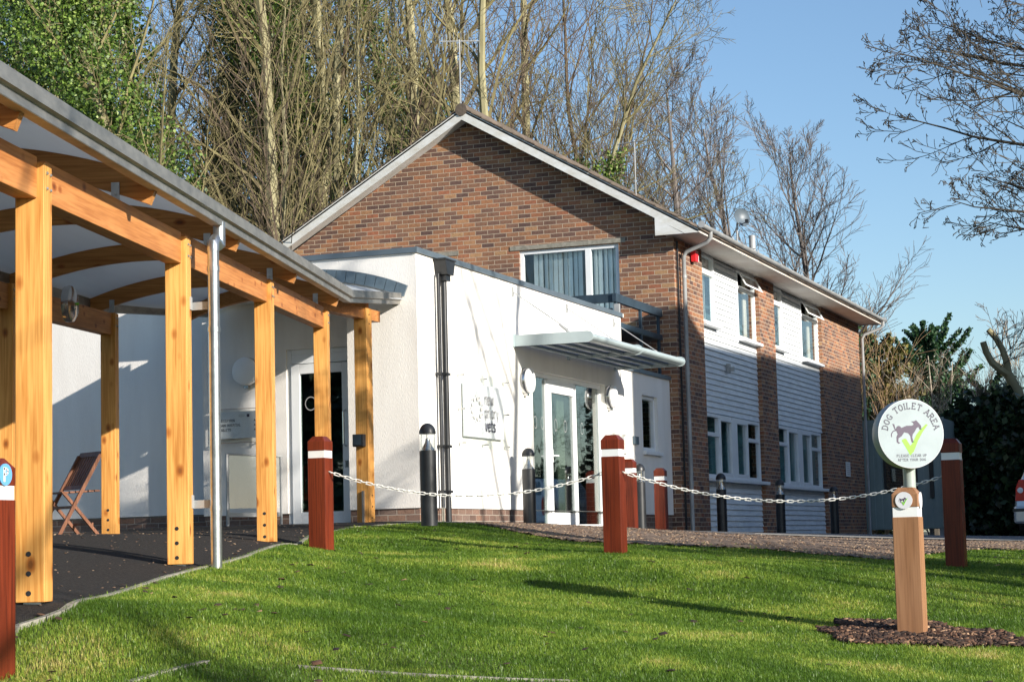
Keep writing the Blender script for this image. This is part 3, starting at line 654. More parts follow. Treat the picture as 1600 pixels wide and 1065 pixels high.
mb.box((XE-.03,YE-.03,3.386),(XA+.02,YE+.27,3.45)); mb.box((XE-.03,YE+.27,3.386),(XE+.27,12.15,3.45)); mb.box((XA-.25,YE+.27,3.386),(XA+.02,12.2,3.45))
mb.box((XA+.021,YE-.03,2.60),(31.69,YE+.25,2.66)); mb.box((21.86,12.1,3.3),(22.14,17.5,3.36))
mb.build('coping',M['coping'],ext)
mb=MB(); mb.box((XE+.1,YE+.1,3.25),(31.6,12.1,3.3)); mb.box((29.1,YE+.1,2.5),(31.68,12.1,2.58)); mb.build('flat_roof',M['coping'],ext)
mb=MB(); mb.box((25.0,YE+1.6,-.1),(31.6,YE+1.7,3.2)); mb.box((XD+.9,9.6,-.1),(XD+1.0,12,3.2)); mb.box((XE+.3,YE+.25,-.05),(31.6,12,.17)); mb.build('interior_wall',M['interior'],ext)
# entrance doors
d=thing('entrance_door',None,None); d.parent=ext; d.location=(25.08-XE,0,0)
y=YE+.07; a,b,e,g=ent
mb=MB(); frame_rect(mb,'y',y,a,b,e,g,.06,.08)
for u0,u1 in ((25.88,25.96),(27.04,27.13)): bar(mb,'y',y,u0,u1,e+.07,g-.07,.08)
bar(mb,'y',y,25.96,27.04,2.13,g-.06,.08)
mb.build('frame',M['upvc'],d,bevel=.005)
mb=MB(); frame_rect(mb,'y',y-.02,25.965,27.035,e+.03,2.12,.065,.06); mb.box((26.03,y-.019,e+.095),(26.97,y+.03,e+.22)); lf=mb.build('door_leaf',M['upvc'],d,bevel=.005)
mb=MB(); mb.tube([(26.0,y-.02,1.19),(26.0,y-.07,1.19),(26.12,y-.07,1.19)],.011,8); mb.box((25.98,y-.03,1.1),(26.02,y-.02,1.28)); mb.build('handle',M['upvc'],lf)
winpane(d,'y',y+.03,a+.06,25.88,e+.06,g-.06,M['doorglass']); winpane(d,'y',y+.01,26.03,26.97,e+.22,2.055,M['doorglass']); winpane(d,'y',y+.03,27.13,b-.06,e+.06,g-.06,M['doorglass'])
mb=MB(); mb.box((27.2,y+.35,e+.06),(27.6,y+.37,g-.08)); mb.build('blind',M['curtain'],d)
mb=MB()
for xc in (25.4,25.68,26.25,26.65,27.35):
    mb=MB()  # ring manifestation marks on the glass
    n=16; vs=[]
    for j in range(n):
        th=2*math.pi*j/n
        for r_ in (.056,.063): vs.append((xc+math.cos(th)*r_,y-.004 if not 25.9<xc<27 else y+.006,1.62+math.sin(th)*r_*1.35))
    mb.add(vs,[(2*j,2*j+1,(2*j+3)%(2*n),(2*j+2)%(2*n)) for j in range(n)]); mb.build('ring_mark',M['inkpale'],d)
mb=MB(); mb.box((26.0,YE-.16,.155),(28.2,YE-.02,.185)); mb.build('threshold',M['alu'],d)
# annex window
w_=thing('window',None,None); w_.parent=ext; w_.location=(30-XE,0,0); a,b,e,g=aw; y=YE+.05
mb=MB(); frame_rect(mb,'y',y,a,b,e,g,.06,.06); bar(mb,'y',y-.012,a+.1,b-.1,g-.05,g-.025,.02); mb.build('frame',M['upvc'],w_,bevel=.004)
winpane(w_,'y',y+.02,a+.05,b-.05,e+.05,g-.06)
mb=MB(); mb.box((a-.02,YE-.05,e-.06),(b+.1,YE+.08,e-.004)); mb.build('sill',M['upvc'],w_,bevel=.005)
# left glazed door
d=thing('side_door',None,None); d.parent=ext; d.location=(.2,.9,0); a,b,e,g=ld; x=XD+.02
mb=MB(); frame_rect(mb,'x',x,a,b,e,g,.06,.09); bar(mb,'x',x,a+.06,b-.06,2.20,g-.06,.085); mb.build('frame',M['upvc'],d,bevel=.005)
mb=MB(); frame_rect(mb,'x',x-.02,a+.06,b-.06,e+.03,2.19,.115,.06); mb.box((x-.021,a+.17,e+.13),(x+.03,b-.17,e+.17)); lf=mb.build('door_leaf',M['upvc'],d,bevel=.005)
winpane(d,'x',x,a+.17,b-.17,e+.16,2.08,M['doorglass'])
mb=MB(); mb.tube([(x-.02,a+.13,1.62),(x-.08,a+.13,1.60),(x-.08,a+.13,1.22),(x-.02,a+.13,1.20)],.013,8); mb.box((x-.03,a+.10,.95),(x-.02,a+.14,1.03)); mb.build('handle',M['chrome'],lf,smooth=True)
mb=MB(); n=20; vs=[]
for j in range(n):
    th=2*math.pi*j/n
    for r_ in (.066,.076): vs.append((x-.004,10.62+math.cos(th)*r_,1.72+math.sin(th)*r_*1.1))
mb.add(vs,[(2*j,2*j+1,(2*j+3)%(2*n),(2*j+2)%(2*n)) for j in range(n)]); mb.build('ring_mark',M['inkpale'],d)
mb=MB(); mb.box((x+.12,a+.25,e+.2),(x+.14,a+.5,1.4)); mb.build('poster',M['tealroom'],d)
# hopper and downpipes
mb=MB(); mb.prism([(21.82,YE-.16,3.36),(22.12,YE-.16,3.36),(22.07,YE-.16,3.19),(21.87,YE-.16,3.19)],(0,.15,0)); mb.box((21.80,YE-.17,3.36),(22.14,YE-.01,3.38)); mb.box((21.9,YE-.13,3.12),(22.04,YE-.03,3.19))
mb.build('hopper',M['blackpaint'],ext,bevel=.004)
mb=MB(); mb.tube([(21.965,YE-.07,3.14),(21.965,YE-.07,.2)],.036,12)
for z in (1.15,2.0,.62): mb.box((21.92,YE-.115,z),(22.01,YE-.01,z+.03))
mb.build('downpipe',M['blackpaint'],ext,smooth=True)
mb=MB(); mb.tube([(21.84,YE-.05,3.2),(21.84,YE-.05,.45)],.02,10)
for z in (1.15,2.0,.62): mb.box((21.81,YE-.08,z),(21.87,YE-.01,z+.03))
mb.build('downpipe',M['blackpaint'],ext,smooth=True)
mb=MB(); mb.tube([(21.82,YE-.05,.45),(21.82,YE-.05,.2)],.009,8); mb.tube([(21.87,YE-.05,.45),(21.87,YE-.05,.2)],.009,8); mb.build('cable',M['conc'],ext)
mb=MB(); mb.box((XA+.001,YE+.02,2.66),(XA+.05,YE+.1,3.6)); mb.build('corner_post',M['greypipe'],ext)
mb=MB(); mb.box((29.55,YE-.03,1.48),(29.8,YE-.003,1.6)); mb.build('junction_box',M['slate'],ext)
# wall lights
def wall_light(label,o,nrm):
    t=thing('wall_light',label,'wall light',o,'round bulkhead lights on the white walls')
    mb=MB(); mb.lathe(o,nrm,[(.172,.0),(.172,.055),(.165,.065),(.001,.066)],32); mb.build('casing',M['chrome'],t,smooth=True)
    mb=MB(); mb.lathe(o,nrm,[(.165,.068),(.168,.09),(.155,.108),(.10,.12),(.001,.124)],32); mb.build('lens',M['opal'],t,smooth=True)
    mb=MB(); q=Vector(o)+Vector(nrm)*.03; mb.box(q-Vector((.03,.03,.2)),q+Vector((.03,.03,-.165))); mb.build('clip',M['chrome'],t)
wall_light('round white wall light just left of the entrance doors',(24.82,YE-.001,2.13),(0,-1,0))
wall_light('round white wall light just right of the entrance doors',(28.4,YE-.001,2.13),(0,-1,0))
wall_light('round white wall light above the directory sign, half in shadow',(XD-.001,11.44,2.14),(-1,0,0))
# lettering: one letter at a time from strokes, with small serifs
GL={'A':['0,0 .35,1','.35,1 .7,0','.12,.35 .58,.35'],'C':['.65,.8 .45,1 .2,.93 .02,.65 .02,.35 .2,.07 .45,0 .65,.18'],'D':['.08,0 .08,1','0,1 .35,1 .6,.82 .68,.5 .6,.18 .35,0 0,0'],
'E':['.08,0 .08,1','0,1 .58,1 .58,.86','.08,.52 .42,.52','0,0 .6,0 .6,.14'],'F':['.08,0 .08,1','0,1 .58,1 .58,.86','.08,.5 .42,.5'],'G':['.65,.8 .45,1 .2,.93 .02,.65 .02,.35 .2,.07 .45,0 .64,.1 .64,.42 .42,.42'],
'H':['.08,0 .08,1','.62,0 .62,1','.08,.52 .62,.52'],'I':['.1,0 .1,1'],'L':['.08,0 .08,1','0,0 .55,0 .55,.16'],'M':['.06,0 .08,1','.08,1 .42,.15','.42,.15 .76,1','.76,1 .78,0'],'N':['.08,0 .08,1','.08,1 .64,0','.64,0 .64,1'],
'O':['.35,1 .12,.88 .02,.5 .12,.12 .35,0 .58,.12 .68,.5 .58,.88 .35,1'],'P':['.08,0 .08,1','0,1 .4,1 .58,.88 .58,.62 .4,.5 .08,.5'],'R':['.08,0 .08,1','0,1 .4,1 .58,.88 .58,.64 .4,.52 .08,.52','.32,.52 .66,0'],
'S':['.52,.82 .4,1 .15,.98 .04,.78 .14,.58 .45,.42 .55,.22 .42,.02 .15,0 .03,.2'],'T':['.35,0 .35,1','.02,.86 .02,1 .68,1 .68,.86'],'U':['.06,1 .06,.3 .18,.04 .35,0 .52,.04 .64,.3 .64,1'],'Y':['.0,1 .34,.48','.7,1 .34,.48','.34,.48 .34,0'],
'V':['0,1 .32,0','.32,0 .64,1'],
'n':['.05,0 .05,.68','.05,.5 .2,.68 .4,.66 .48,.5 .48,0'],'e':['.04,.36 .5,.36 .48,.58 .28,.7 .08,.58 .03,.3 .12,.06 .3,0 .48,.1'],'w':['0,.68 .16,0','.16,0 .34,.6','.34,.6 .52,0','.52,0 .68,.68'],'p':['.05,-.28 .05,.68','.05,.5 .25,.7 .46,.56 .48,.3 .36,.04 .2,0 .05,.14'],
'r':['.05,0 .05,.68','.05,.5 .2,.68 .34,.68'],'i':['.05,0 .05,.68','.05,.86 .05,.94'],'o':['.26,.7 .06,.56 .03,.34 .08,.1 .26,0 .44,.1 .49,.34 .46,.56 .26,.7'],'y':['0,.68 .24,0','.48,.68 .12,-.3'],'v':['0,.68 .24,0','.24,0 .48,.68'],'t':['.16,.94 .16,.1 .28,0 .38,.03','0,.68 .36,.68'],'s':['.42,.6 .25,.7 .06,.6 .08,.44 .4,.26 .42,.1 .22,0 .02,.1']}
WD={'I':.2,'i':.1,'M':.84,'t':.38,'r':.36,'w':.68,'n':.5,'e':.52,'o':.52,'y':.5,'v':.5,'s':.46,'p':.5,' ':.35}
def glyph(mb,ch,o,ux,uy,h,w,serif=True,dep=.001):
    if ch not in GL: return
    nz=Vector(ux).cross(Vector(uy)).normalized()*dep
    def P2(x,y): return Vector(o)+Vector(ux)*x*h+Vector(uy)*y*h
    def seg(a,b,w):
        d=(b-a)
        if d.length<1e-9: return
        d.normalize(); s=d.cross(nz).normalized()*w/2; a=a-d*w*.3; b=b+d*w*.3
        mb.obox(a-s,b-a,2*s,nz)
    for st in GL[ch]:
        pts=[P2(*map(float,q.split(','))) for q in st.split()]
        for a,b in zip(pts,pts[1:]): seg(a,b,w)
        if serif and len(pts)==2:
            for q,raw in zip(pts,st.split()):
                yv=float(raw.split(',')[1])
                if yv in (0,1): seg(q-Vector(ux)*h*.11,q+Vector(ux)*h*.11,w*.8)
def text(mb,s,o,ux,uy,h,w,gap=.2,serif=True):
    x=0
    for ch in s:
        glyph(mb,ch,Vector(o)+Vector(ux)*x*h,ux,uy,h,w,serif); x+=WD.get(ch,.7)+gap
    return x*h
# main sign
t=thing('practice_sign','square clear acrylic sign reading new priory vets beside the black downpipes','sign',(23.2,YE-.05,1.64))
mb=MB(); mb.box((22.46,YE-.066,1.19),(24.06,YE-.058,2.09)); pl_=mb.build('acrylic_plate',M['clear'],t)
mb=MB(); mb.box((22.6,YE-.058,1.315),(23.89,YE-.02,1.965)); mb.build('backing_panel',M['signwhite'],t,bevel=.003)
mb=MB()
for u in (22.5,23.26,24.02):
    for z in (1.23,1.64,2.05):
        if u==23.26 and z==1.64: continue
        mb.tube([(u,YE-.001,z),(u,YE-.085,z)],.011,8)
mb.build('standoffs',M['chrome'],t)
mb=MB(); U,V_=(1,0,0),(0,0,1); yy=YE-.071
text(mb,'new',(23.22,yy,1.73),U,V_,.14,.016,.2,False); text(mb,'priory',(23.22,yy,1.565),U,V_,.14,.016,.2,False)
mb.build('lettering',M['inkpale'],t)
mb=MB(); text(mb,'vets',(23.22,yy,1.40),U,V_,.14,.02,.2,False)
mb.build('lettering_bold',M['ink'],t)
mb=MB()
for k in range(9):
    th=2*math.pi*k/9; c=Vector((22.95,yy,1.66))+Vector((math.cos(th)*.15,0,math.sin(th)*.125))
    n=8; mb.prism([c+Vector((math.cos(2*math.pi*j/n+th)*.038,0,math.sin(2*math.pi*j/n+th)*.026)) for j in range(n)],(0,.001,0))
    c=Vector((22.95,yy,1.66))+Vector((math.cos(th+.35)*.2,0,math.sin(th+.35)*.165)); mb.prism([c+Vector((math.cos(2*math.pi*j/n)*.014,0,math.sin(2*math.pi*j/n)*.012)) for j in range(n)],(0,.001,0))
mb.build('emblem',M['emblem'],t)
# small plate right of the door
t=thing('small_door_plate','small clear plate on the white wall right of the entrance, behind the red bollard','sign',(28.9,YE-.03,1.5))
mb=MB(); mb.box((28.45,YE-.036,1.28),(29.1,YE-.03,1.62)); mb.build('plate',M['clear'],t)
mb=MB(); mb.box((28.52,YE-.03,1.36),(29.03,YE-.01,1.56)); mb.build('backing_panel',M['signwhite'],t)
mb=MB(); [mb.tube([(u,YE,z),(u,YE-.05,z)],.01,6) for u in (28.49,29.06) for z in (1.31,1.59)]; mb.build('standoffs',M['chrome'],t)
mb=MB(); [mb.box((28.58,YE-.0315,1.50-.05*k),(28.92,YE-.0305,1.512-.05*k)) for k in range(3)]; mb.build('print',M['inkpale'],t)
# directory
t=thing('directory_sign','clear framed directory sign listing reception, main hospital and toilets beside the side door','sign',(XD-.03,11.55,1.5))
xx=XD-.075
mb=MB(); mb.box((xx,11.24,1.29),(xx+.007,11.87,1.70)); mb.build('acrylic_plate',M['clear'],t)
mb=MB(); frame_rect(mb,'x',xx-.002,11.24,11.87,1.29,1.70,.005,.012); mb.build('plate_edge',M['postwood'],t)
mb=MB(); mb.box((xx+.01,11.29,1.345),(xx+.03,11.83,1.665)); mb.build('backing_panel',M['signwhite'],t)
mb=MB(); [mb.tube([(XD,u,z),(xx-.015,u,z)],.009,6) for u in (11.26,11.85) for z in (1.31,1.68)]; mb.build('standoffs',M['chrome'],t)
mb=MB(); U=(0,-1,0); x9=xx+.008
for k,sx in enumerate(('RECEPTION','MAIN HOSPITAL','TOILETS')):
    z=1.545-.055*k; text(mb,sx,(x9,11.80 if k!=1 else 11.80,z),U,V_,.028,.0035,.2)
    c=Vector((x9,11.325,z+.012)); mb.prism([c+Vector((0,.013,-.012)),c+Vector((0,-.013,-.012)),c+Vector((0,0,.013))],(.001,0,0))
mb.build('lettering',M['ink'],t)
mb=MB(); mb.box((x9,11.395,1.595),(x9+.001,11.43,1.63)); mb.build('logo_square',M['dogink'],t)
mb=MB(); [mb.box((x9,11.46,1.60+.012*k),(x9+.001,11.54,1.604+.012*k)) for k in range(3)]; mb.build('small_print',M['inkpale'],t)
# glass screen beside the side door
t=thing('glass_screen','low glass screen with a thin grey frame standing by the side door','glass screen',(21.0,11.6,.27))
gz=ht(20.8,11.4)
mb=MB(); mb.tube([(20.85,11.38,gz),(20.85,11.38,1.13)],.02,8); mb.tube([(20.85,11.38,1.13),(21.45,10.98,1.10)],.012,8); mb.tube([(21.42,10.98,gz),(21.42,10.98,1.1)],.015,8); mb.obox((20.87,11.37,gz+.12),(.55,-.39,0),(.02,.03,0),(0,0,.05)); mb.build('frame',M['greypipe'],t)
mb=MB(); mb.obox((20.86,11.37,gz+.22),(.55,-.385,0),(.004,.006,0),(0,0,.62)); mb.build('glass',M['clear'],t)

# entrance canopy
t=thing('entrance_canopy','pale grey glass louvre canopy held by tie rods over the entrance doors','canopy',(24.45,YE,2.6))
PX_=(24.45,26.6,28.75)
for i,x in enumerate(PX_):
    z0,z1=2.555,2.70; poly=[(x,YE-.001,z0),(x,YE-.001,z1)]; n=8; yc=8.12
    for j in range(n+1): th=math.pi/2-math.pi*j/n; poly.append((x,yc-.075*math.cos(th),(z0+z1)/2+.0+.0725*math.sin(th)))
    mb=MB(); mb.prism(poly,(.03,0,0)); mb.build('side_plate',M['canopygrey'],t)
    mb=MB(); mb.box((x-.03,YE-.02,z0-.01),(x+.06,YE-.0015,z1+.02)); mb.build('wall_bracket',M['canopygrey'],t)
    zr=3.27
    mb=MB(); mb.tube([(x+.015,YE-.01,zr),(x+.015,8.38,2.73)],.007,6); mb.box((x-.0,YE-.02,zr-.06),(x+.03,YE-.0015,zr+.06)); mb.tube([(x+.015,8.5,2.81),(x+.015,8.38,2.70)],.018,6); mb.build('tie_rod',M['greypipe'],t)
for i in range(2):
    xa,xb=PX_[i]+.035,PX_[i+1]-.005
    for k in range(4):
        yb=YE-.12-.225*k; mb=MB()
        prof=[(yb,2.60),(yb-.03,2.625),(yb-.10,2.635),(yb-.20,2.625),(yb-.215,2.615),(yb-.10,2.615),(yb-.03,2.60)]
        mb.prism([(xa,p,q) for p,q in prof],(xb-xa,0,0)); mb.build('louvre_blade',M['bluepoly'],t)
        mb=MB(); mb.tube([(xa,yb-.01,2.59),(xb,yb-.01,2.59)],.026,10); mb.build('blade_tube',M['canopygrey'],t,smooth=True)
    mb=MB(); mb.box((xa,8.17,2.652),(xb,YE-.04,2.658)); mb.build('shade_sheet',M['bluepoly'],t)  # sheet added above the blades to close their gaps to the sun
    mb=MB(); poly=[(xa,8.16,2.575)]+[(xa,8.13-.085*math.cos(math.pi/2-math.pi*j/8),2.6275+.052*math.sin(math.pi/2-math.pi*j/8)) for j in range(9)][::-1]+[(xa,8.16,2.68)]
    mb.prism(poly,(xb-xa,0,0)); mb.build('front_nosing',M['canopygrey'],t)
# balcony rail on the roof
t=thing('balcony_railing','black steel balcony railing on the flat roof beside the gable window','railing',(29.2,9.25,2.66))
mb=MB(); mb.box((29.19,9.22,3.64),(31.68,9.28,3.77)); mb.box((29.22,9.28,3.64),(29.28,11.2,3.77)); mb.build('top_rail',M['bluegreysteel'],t)
mb=MB(); mb.box((29.3,9.225,3.26),(31.68,9.275,3.34)); mb.box((29.23,9.3,3.5),(29.27,11.2,3.55)); mb.build('lower_rail',M['bluegreysteel'],t)
for x in (29.22,30.5,31.5): 
    mb=MB(); mb.box((x,9.23,2.66),(x+.06,9.27,3.64)); mb.build('post',M['bluegreysteel'],t)

# ================================================================== TIMBER CANOPY
can=thing('timber_canopy','long timber framed walkway canopy with arched opal roof on the left','canopy',(8.7,5.787,-.25))
def ph(a): return -.252+.0429*a*1.0
UP=Vector((0,0,1)); AH=Vector((.9513,.3083,0))
def C(a,r,h): v=cf(a,r); return Vector((v.x,v.y,ph(a)+h))
def post(a,r,label=None,cap=True):
    mb=MB(); o=C(a,r-.15,0); z0=ph(a)+.025; z1=ph(a)+2.255
    o.z=z0; A_,B_=AH*.15,RR*.15
    mb.obox(o,A_,B_,UP*(z1-z0))
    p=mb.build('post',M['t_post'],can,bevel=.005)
    if label: p['label']=label
    mb=MB()
    for h in (.045,.143,.241):
        c=o+RR*.068-AH*.0015+UP*h; mb.lathe(c,-AH,[(.0135,0),(.0135,.001),(.001,.001)],12)
    mb.build('bolt_hole_disc',M['blackpaint'],p)  # flat black discs stand in for the shade inside the holes
    mb=MB()
    for h in (2.10,2.18):
        for s in (.045,.11): mb.lathe(o+RR*.15+AH*s+UP*h,RR,[(.010,-.001),(.010,.006),(.004,.012),(.001,.012)],8)
    mb.build('bolt',M['galv'],p)
    mb=MB(); mb.obox(o+A_*.25+B_*.2-UP*.07,A_*.5,B_*.6,UP*.0699); mb.obox(o-AH*.03+B_*.3-UP*.045,A_*1.3,B_*.25,UP*.02); mb.build('shoe',M['galv'],p)
    return p
SP=3.51
posts_a=[-3*SP,-2*SP,-SP,0,SP,2*SP,3*SP]
for a in posts_a: post(a,0)
for a in (-SP*2-.5,-SP-.5,-.5,SP-.5,2*SP-.52,3*SP-.5): post(a,-2.09)
def beam(a0,a1,r0,h0=2.07,h1=2.285):
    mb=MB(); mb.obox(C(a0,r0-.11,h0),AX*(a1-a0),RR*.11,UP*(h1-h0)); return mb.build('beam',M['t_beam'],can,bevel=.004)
for i in range(len(posts_a)-1): beam(posts_a[i]+.152,posts_a[i+1]-.002,-.035)
for a0,a1 in ((-SP*2-.35,-SP-.502),(-SP-.35,-.502),(-.35,SP-.502),(SP-.35,2*SP-.522),(2*SP-.37,3*SP-.502)): beam(a0,a1,-2.125,2.03,2.25)
# arches
RA=3.3; RC=-1.12; HW=1.247
def arch(t,extra=0): # t -1..1 across, returns (r,h) of underside at offset
    r=RC+HW*t; return r,2.262+math.sqrt(RA*RA-(HW*t)**2)-math.sqrt(RA*RA-HW*HW)+extra
def rib(a,aend=None,tw=.07):
    mb=MB(); n=18; vs=[]
    for i in range(n+1):
        t=-1+2*i/n; r,h=arch(t); top=.155
        nr=Vector((HW*t/RA,math.sqrt(1-(HW*t/RA)**2))) 
        for aa in (a,a+tw): vs+= [C(aa,r,h),C(aa,r+nr.x*top,h+nr.y*top)]
    fs=[]
    for i in range(n):
        b=i*4; fs+=[(b,b+4,b+5,b+1),(b+2,b+3,b+7,b+6),(b+1,b+5,b+7,b+3),(b,b+2,b+6,b+4)]
    fs+=[(0,1,3,2),(n*4,n*4+2,n*4+3,n*4+1)]
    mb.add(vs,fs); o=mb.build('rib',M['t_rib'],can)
    mb=MB()
    for rr in (-.03,-2.12): 
        mb.obox(C(a-.012,rr-.07,2.2),AH*.008,RR*.05,UP*.2)
        for hh in (2.25,2.33): mb.lathe(C(a-.013,rr-.045,hh),-AH,[(.011,0),(.011,.008),(.001,.009)],8)
    mb.build('bracket',M['galv'],o)
ribs=[-.97-2.796*k for k in (3,2,1)]+[-.97+2.796*k for k in range(5)]
for a in ribs: rib(a)
# roof sheet : main run then a short skewed run to the wall
def sec(a,off): # arch section points on the main run
    out=[]; n=20
    for i in range(n+1):
        t=-1+2*i/n; r,h=arch(t); nx=HW*t/RA; nz=math.sqrt(1-nx*nx); out.append(C(a,r+nx*off,h+nz*off))
    return out
def secw(x,off):
    out=[]; n=20
    for i in range(n+1):
        t=-1+2*i/n; nx=HW*t/RA; nz=math.sqrt(1-nx*nx)
        out.append(Vector((x,10.52-1.16*t-nx*off,2.70+math.sqrt(RA*RA-(HW*t)**2)-math.sqrt(RA*RA-HW*HW)+nz*off)))
    return out
def sheet(S0,S1,name,m,parent):
    mb=MB(); n=len(S0[0])
    vs=S0[0]+S1[0]+S0[1]+S1[1]; fs=[]
    for i in range(n-1): fs+=[(i,i+1,n+i+1,n+i),(2*n+i+1,2*n+i,3*n+i,3*n+i+1)]
    fs+=[(0,n,3*n,2*n),(n-1,3*n-1,4*n-1,2*n-1)]
    mb.add(vs,fs); return mb.build(name,m,parent,smooth=False)
prev=-13
for a in (-9.358,-6.562,-3.766,-.97,1.826,4.622,7.418,10.3,10.79):
    sheet((sec(prev,.158),sec(prev,.170)),(sec(a,.158),sec(a,.170)),'roof_panel',M['poly'],can); prev=a
sheet((sec(10.79,.158),sec(10.79,.170)),(secw(21.28,.158),secw(21.28,.170)),'roof_panel',M['poly'],can)
for o in can.children:
    if o.name.startswith('roof_panel'): o.data.polygons.foreach_set('use_smooth',[False]*len(o.data.polygons))
# glazing bars over the ribs
mb=MB()
for a in ribs+[10.6]:
    S=sec(a+.01,.172); T=sec(a+.06,.172); S2=sec(a+.01,.182); T2=sec(a+.06,.182)
    for i in range(20): mb.add([S[i],S[i+1],T[i+1],T[i],S2[i],S2[i+1],T2[i+1],T2[i]],[(4,5,6,7),(0,1,5,4),(3,7,6,2)])
mb.build('glazing_bars',M['alu'],can)
# box gutters
def gutter_seg(p0,p1,out,w=.075,name='gutter'):
    p0,p1=Vector(p0),Vector(p1); out=Vector(out).normalized(); d=p1-p0; mb=MB()
    prof=[(0,0),(w,0),(w,.045),(w+.028,.052),(w+.030,.125),(w+.012,.130),(w+.012,.122),(w+.022,.120),(w+.020,.060),(w-.006,.055),(w-.006,.006),(.005,.006),(.005,.14),(0,.14)]
    mb.prism([p0+out*x+UP*z for x,z in prof],d); mb.tube([p0+out*w*.92+UP*.002,p1+out*w*.92+UP*.002],.006,6)
    return mb.build(name,M['alu'],can)
gutter_seg(C(-13,.137,2.345),C(10.8,.137,2.345),RR)
pe=C(10.8,.137,2.345); gutter_seg(pe,(21.28,9.42,2.80),Vector((.18,-1,0)))
gutter_seg(C(-13,-2.39,2.33),C(10.9,-2.39,2.33),-RR)
gutter_seg(C(10.9,-2.39,2.33),(21.28,11.75,2.80),Vector((-.1,1,0)))
# end post by the wall, aligned with the building
mb=MB(); mb.box((20.03,9.20,.25),(20.18,9.35,2.62)); p=mb.build('post',M['t_post'],can,bevel=.005); p['label']='last timber post by the wall with a dark keypad box'
mb=MB(); mb.box((20.0,9.25,.28),(20.028,9.275,.62)); mb.build('conduit',M['galv'],p)
mb=MB(); [mb.lathe((20.105,9.199,z),(0,-1,0),[(.008,0),(.008,.006),(.001,.007)],8) for z in (.33,.45,.57,2.45,2.55)]; mb.build('bolt',M['blackpaint'],p)
mb=MB(); mb.box((18.6,9.22,2.50),(20.45,9.33,2.62)); mb.build('beam',M['t_beam'],can)
mb=MB(); n=18; vs=[]
for xx_ in (20.2,20.27):
    pass
S=[Vector((20.3,10.52-1.2*(-1+2*i/n),2.60+math.sqrt(RA*RA-(HW*(-1+2*i/n))**2)-math.sqrt(RA*RA-HW*HW))) for i in range(n+1)]
for q in S: vs+=[q,q+UP*.155,q+Vector((.07,0,0)),q+Vector((.07,0,.155))]
fs=[]
for i in range(n): b=i*4; fs+=[(b,b+4,b+5,b+1),(b+2,b+3,b+7,b+6),(b+1,b+5,b+7,b+3),(b,b+2,b+6,b+4)]
fs+=[(0,1,3,2),(n*4,n*4+2,n*4+3,n*4+1)]
mb.add(vs,fs); mb.build('rib',M['t_rib'],can)
# flashing blocks on the wall over the roof end
S=secw(XE-.012,.19); S2=secw(XE-.012,.33)
for i in range(3,20,1):
    mb=MB(); a0,a1,b0,b1=S[i],S[i+1],S2[i],S2[i+1]; g=.004
    mb.prism([a0.lerp(a1,g*10),a0.lerp(a1,1-g*5),b0.lerp(b1,1-g*5),b0.lerp(b1,g*10)],(-.03,0,0)); mb.build('flashing',M['slate'],can)
# round galvanised downpipe
mb=MB(); g0=ht(12.19,6.745)-.05
px,py=12.19,6.745
mb.tube([(px,py,g0),(px,py,2.08)],.039,20); 
for z in (.28,1.5,1.92): mb.tube([(px,py,z),(px,py,z+.035)],.043,20)
mb.build('downpipe',M['galv'],can,smooth=True)
mb=MB(); q=Vector((px,py,2.06)); e2=q+RR*.02+AH*.12; mb.tube([q,q+UP*.06,q+AH*.03+RR*.005+UP*.085,e2-AH*.03+UP*.05,e2+UP*.05,e2+UP*.22],.042,18); mb.build('swan_neck',M['galv'],can,smooth=True)
mb=MB(); bp=C(SP,0,0)
for z in (.30,1.66):
    mb=MB(); c=Vector((px,py,z)); f0=Vector((bp.x,bp.y,0))+AH*.15; f0.z=z; mb.obox(f0+RR*.003,c-f0-RR*.03,AH*.006,UP*.055); mb.obox(f0-AH*.05,AH*.05,RR*.008,UP*.09); mb.build('pipe_bracket',M['greypipe'],can)
# keypad + canopy light
t=thing('keypad','small dark blue keypad box on the last timber post','keypad',(19.99,9.28,1.16))
mb=MB(); mb.box((19.955,9.225,1.10),(20.028,9.355,1.235)); mb.build('case',M['blackpaint'],t,bevel=.006)
mb=MB(); mb.box((19.950,9.25,1.12),(19.9545,9.345,1.225)); mb.build('face',M['bluegreysteel'],t)
lp=at(108,475,16.9)
t=thing('canopy_light','round steel bulkhead light on the far canopy beam','wall light',lp)
mb=MB(); mb.lathe(lp-RR*.03,RR,[(.001,0),(.15,0),(.155,.03),(.15,.06),(.11,.085),(.001,.095)],28); mb.build('body',M['chrome'],t,smooth=True)
mb=MB(); mb.lathe(lp+RR*.062,RR,[(.012,0),(.012,.02),(.001,.02)],10); mb.build('indicator',M['tickgreen'],t)

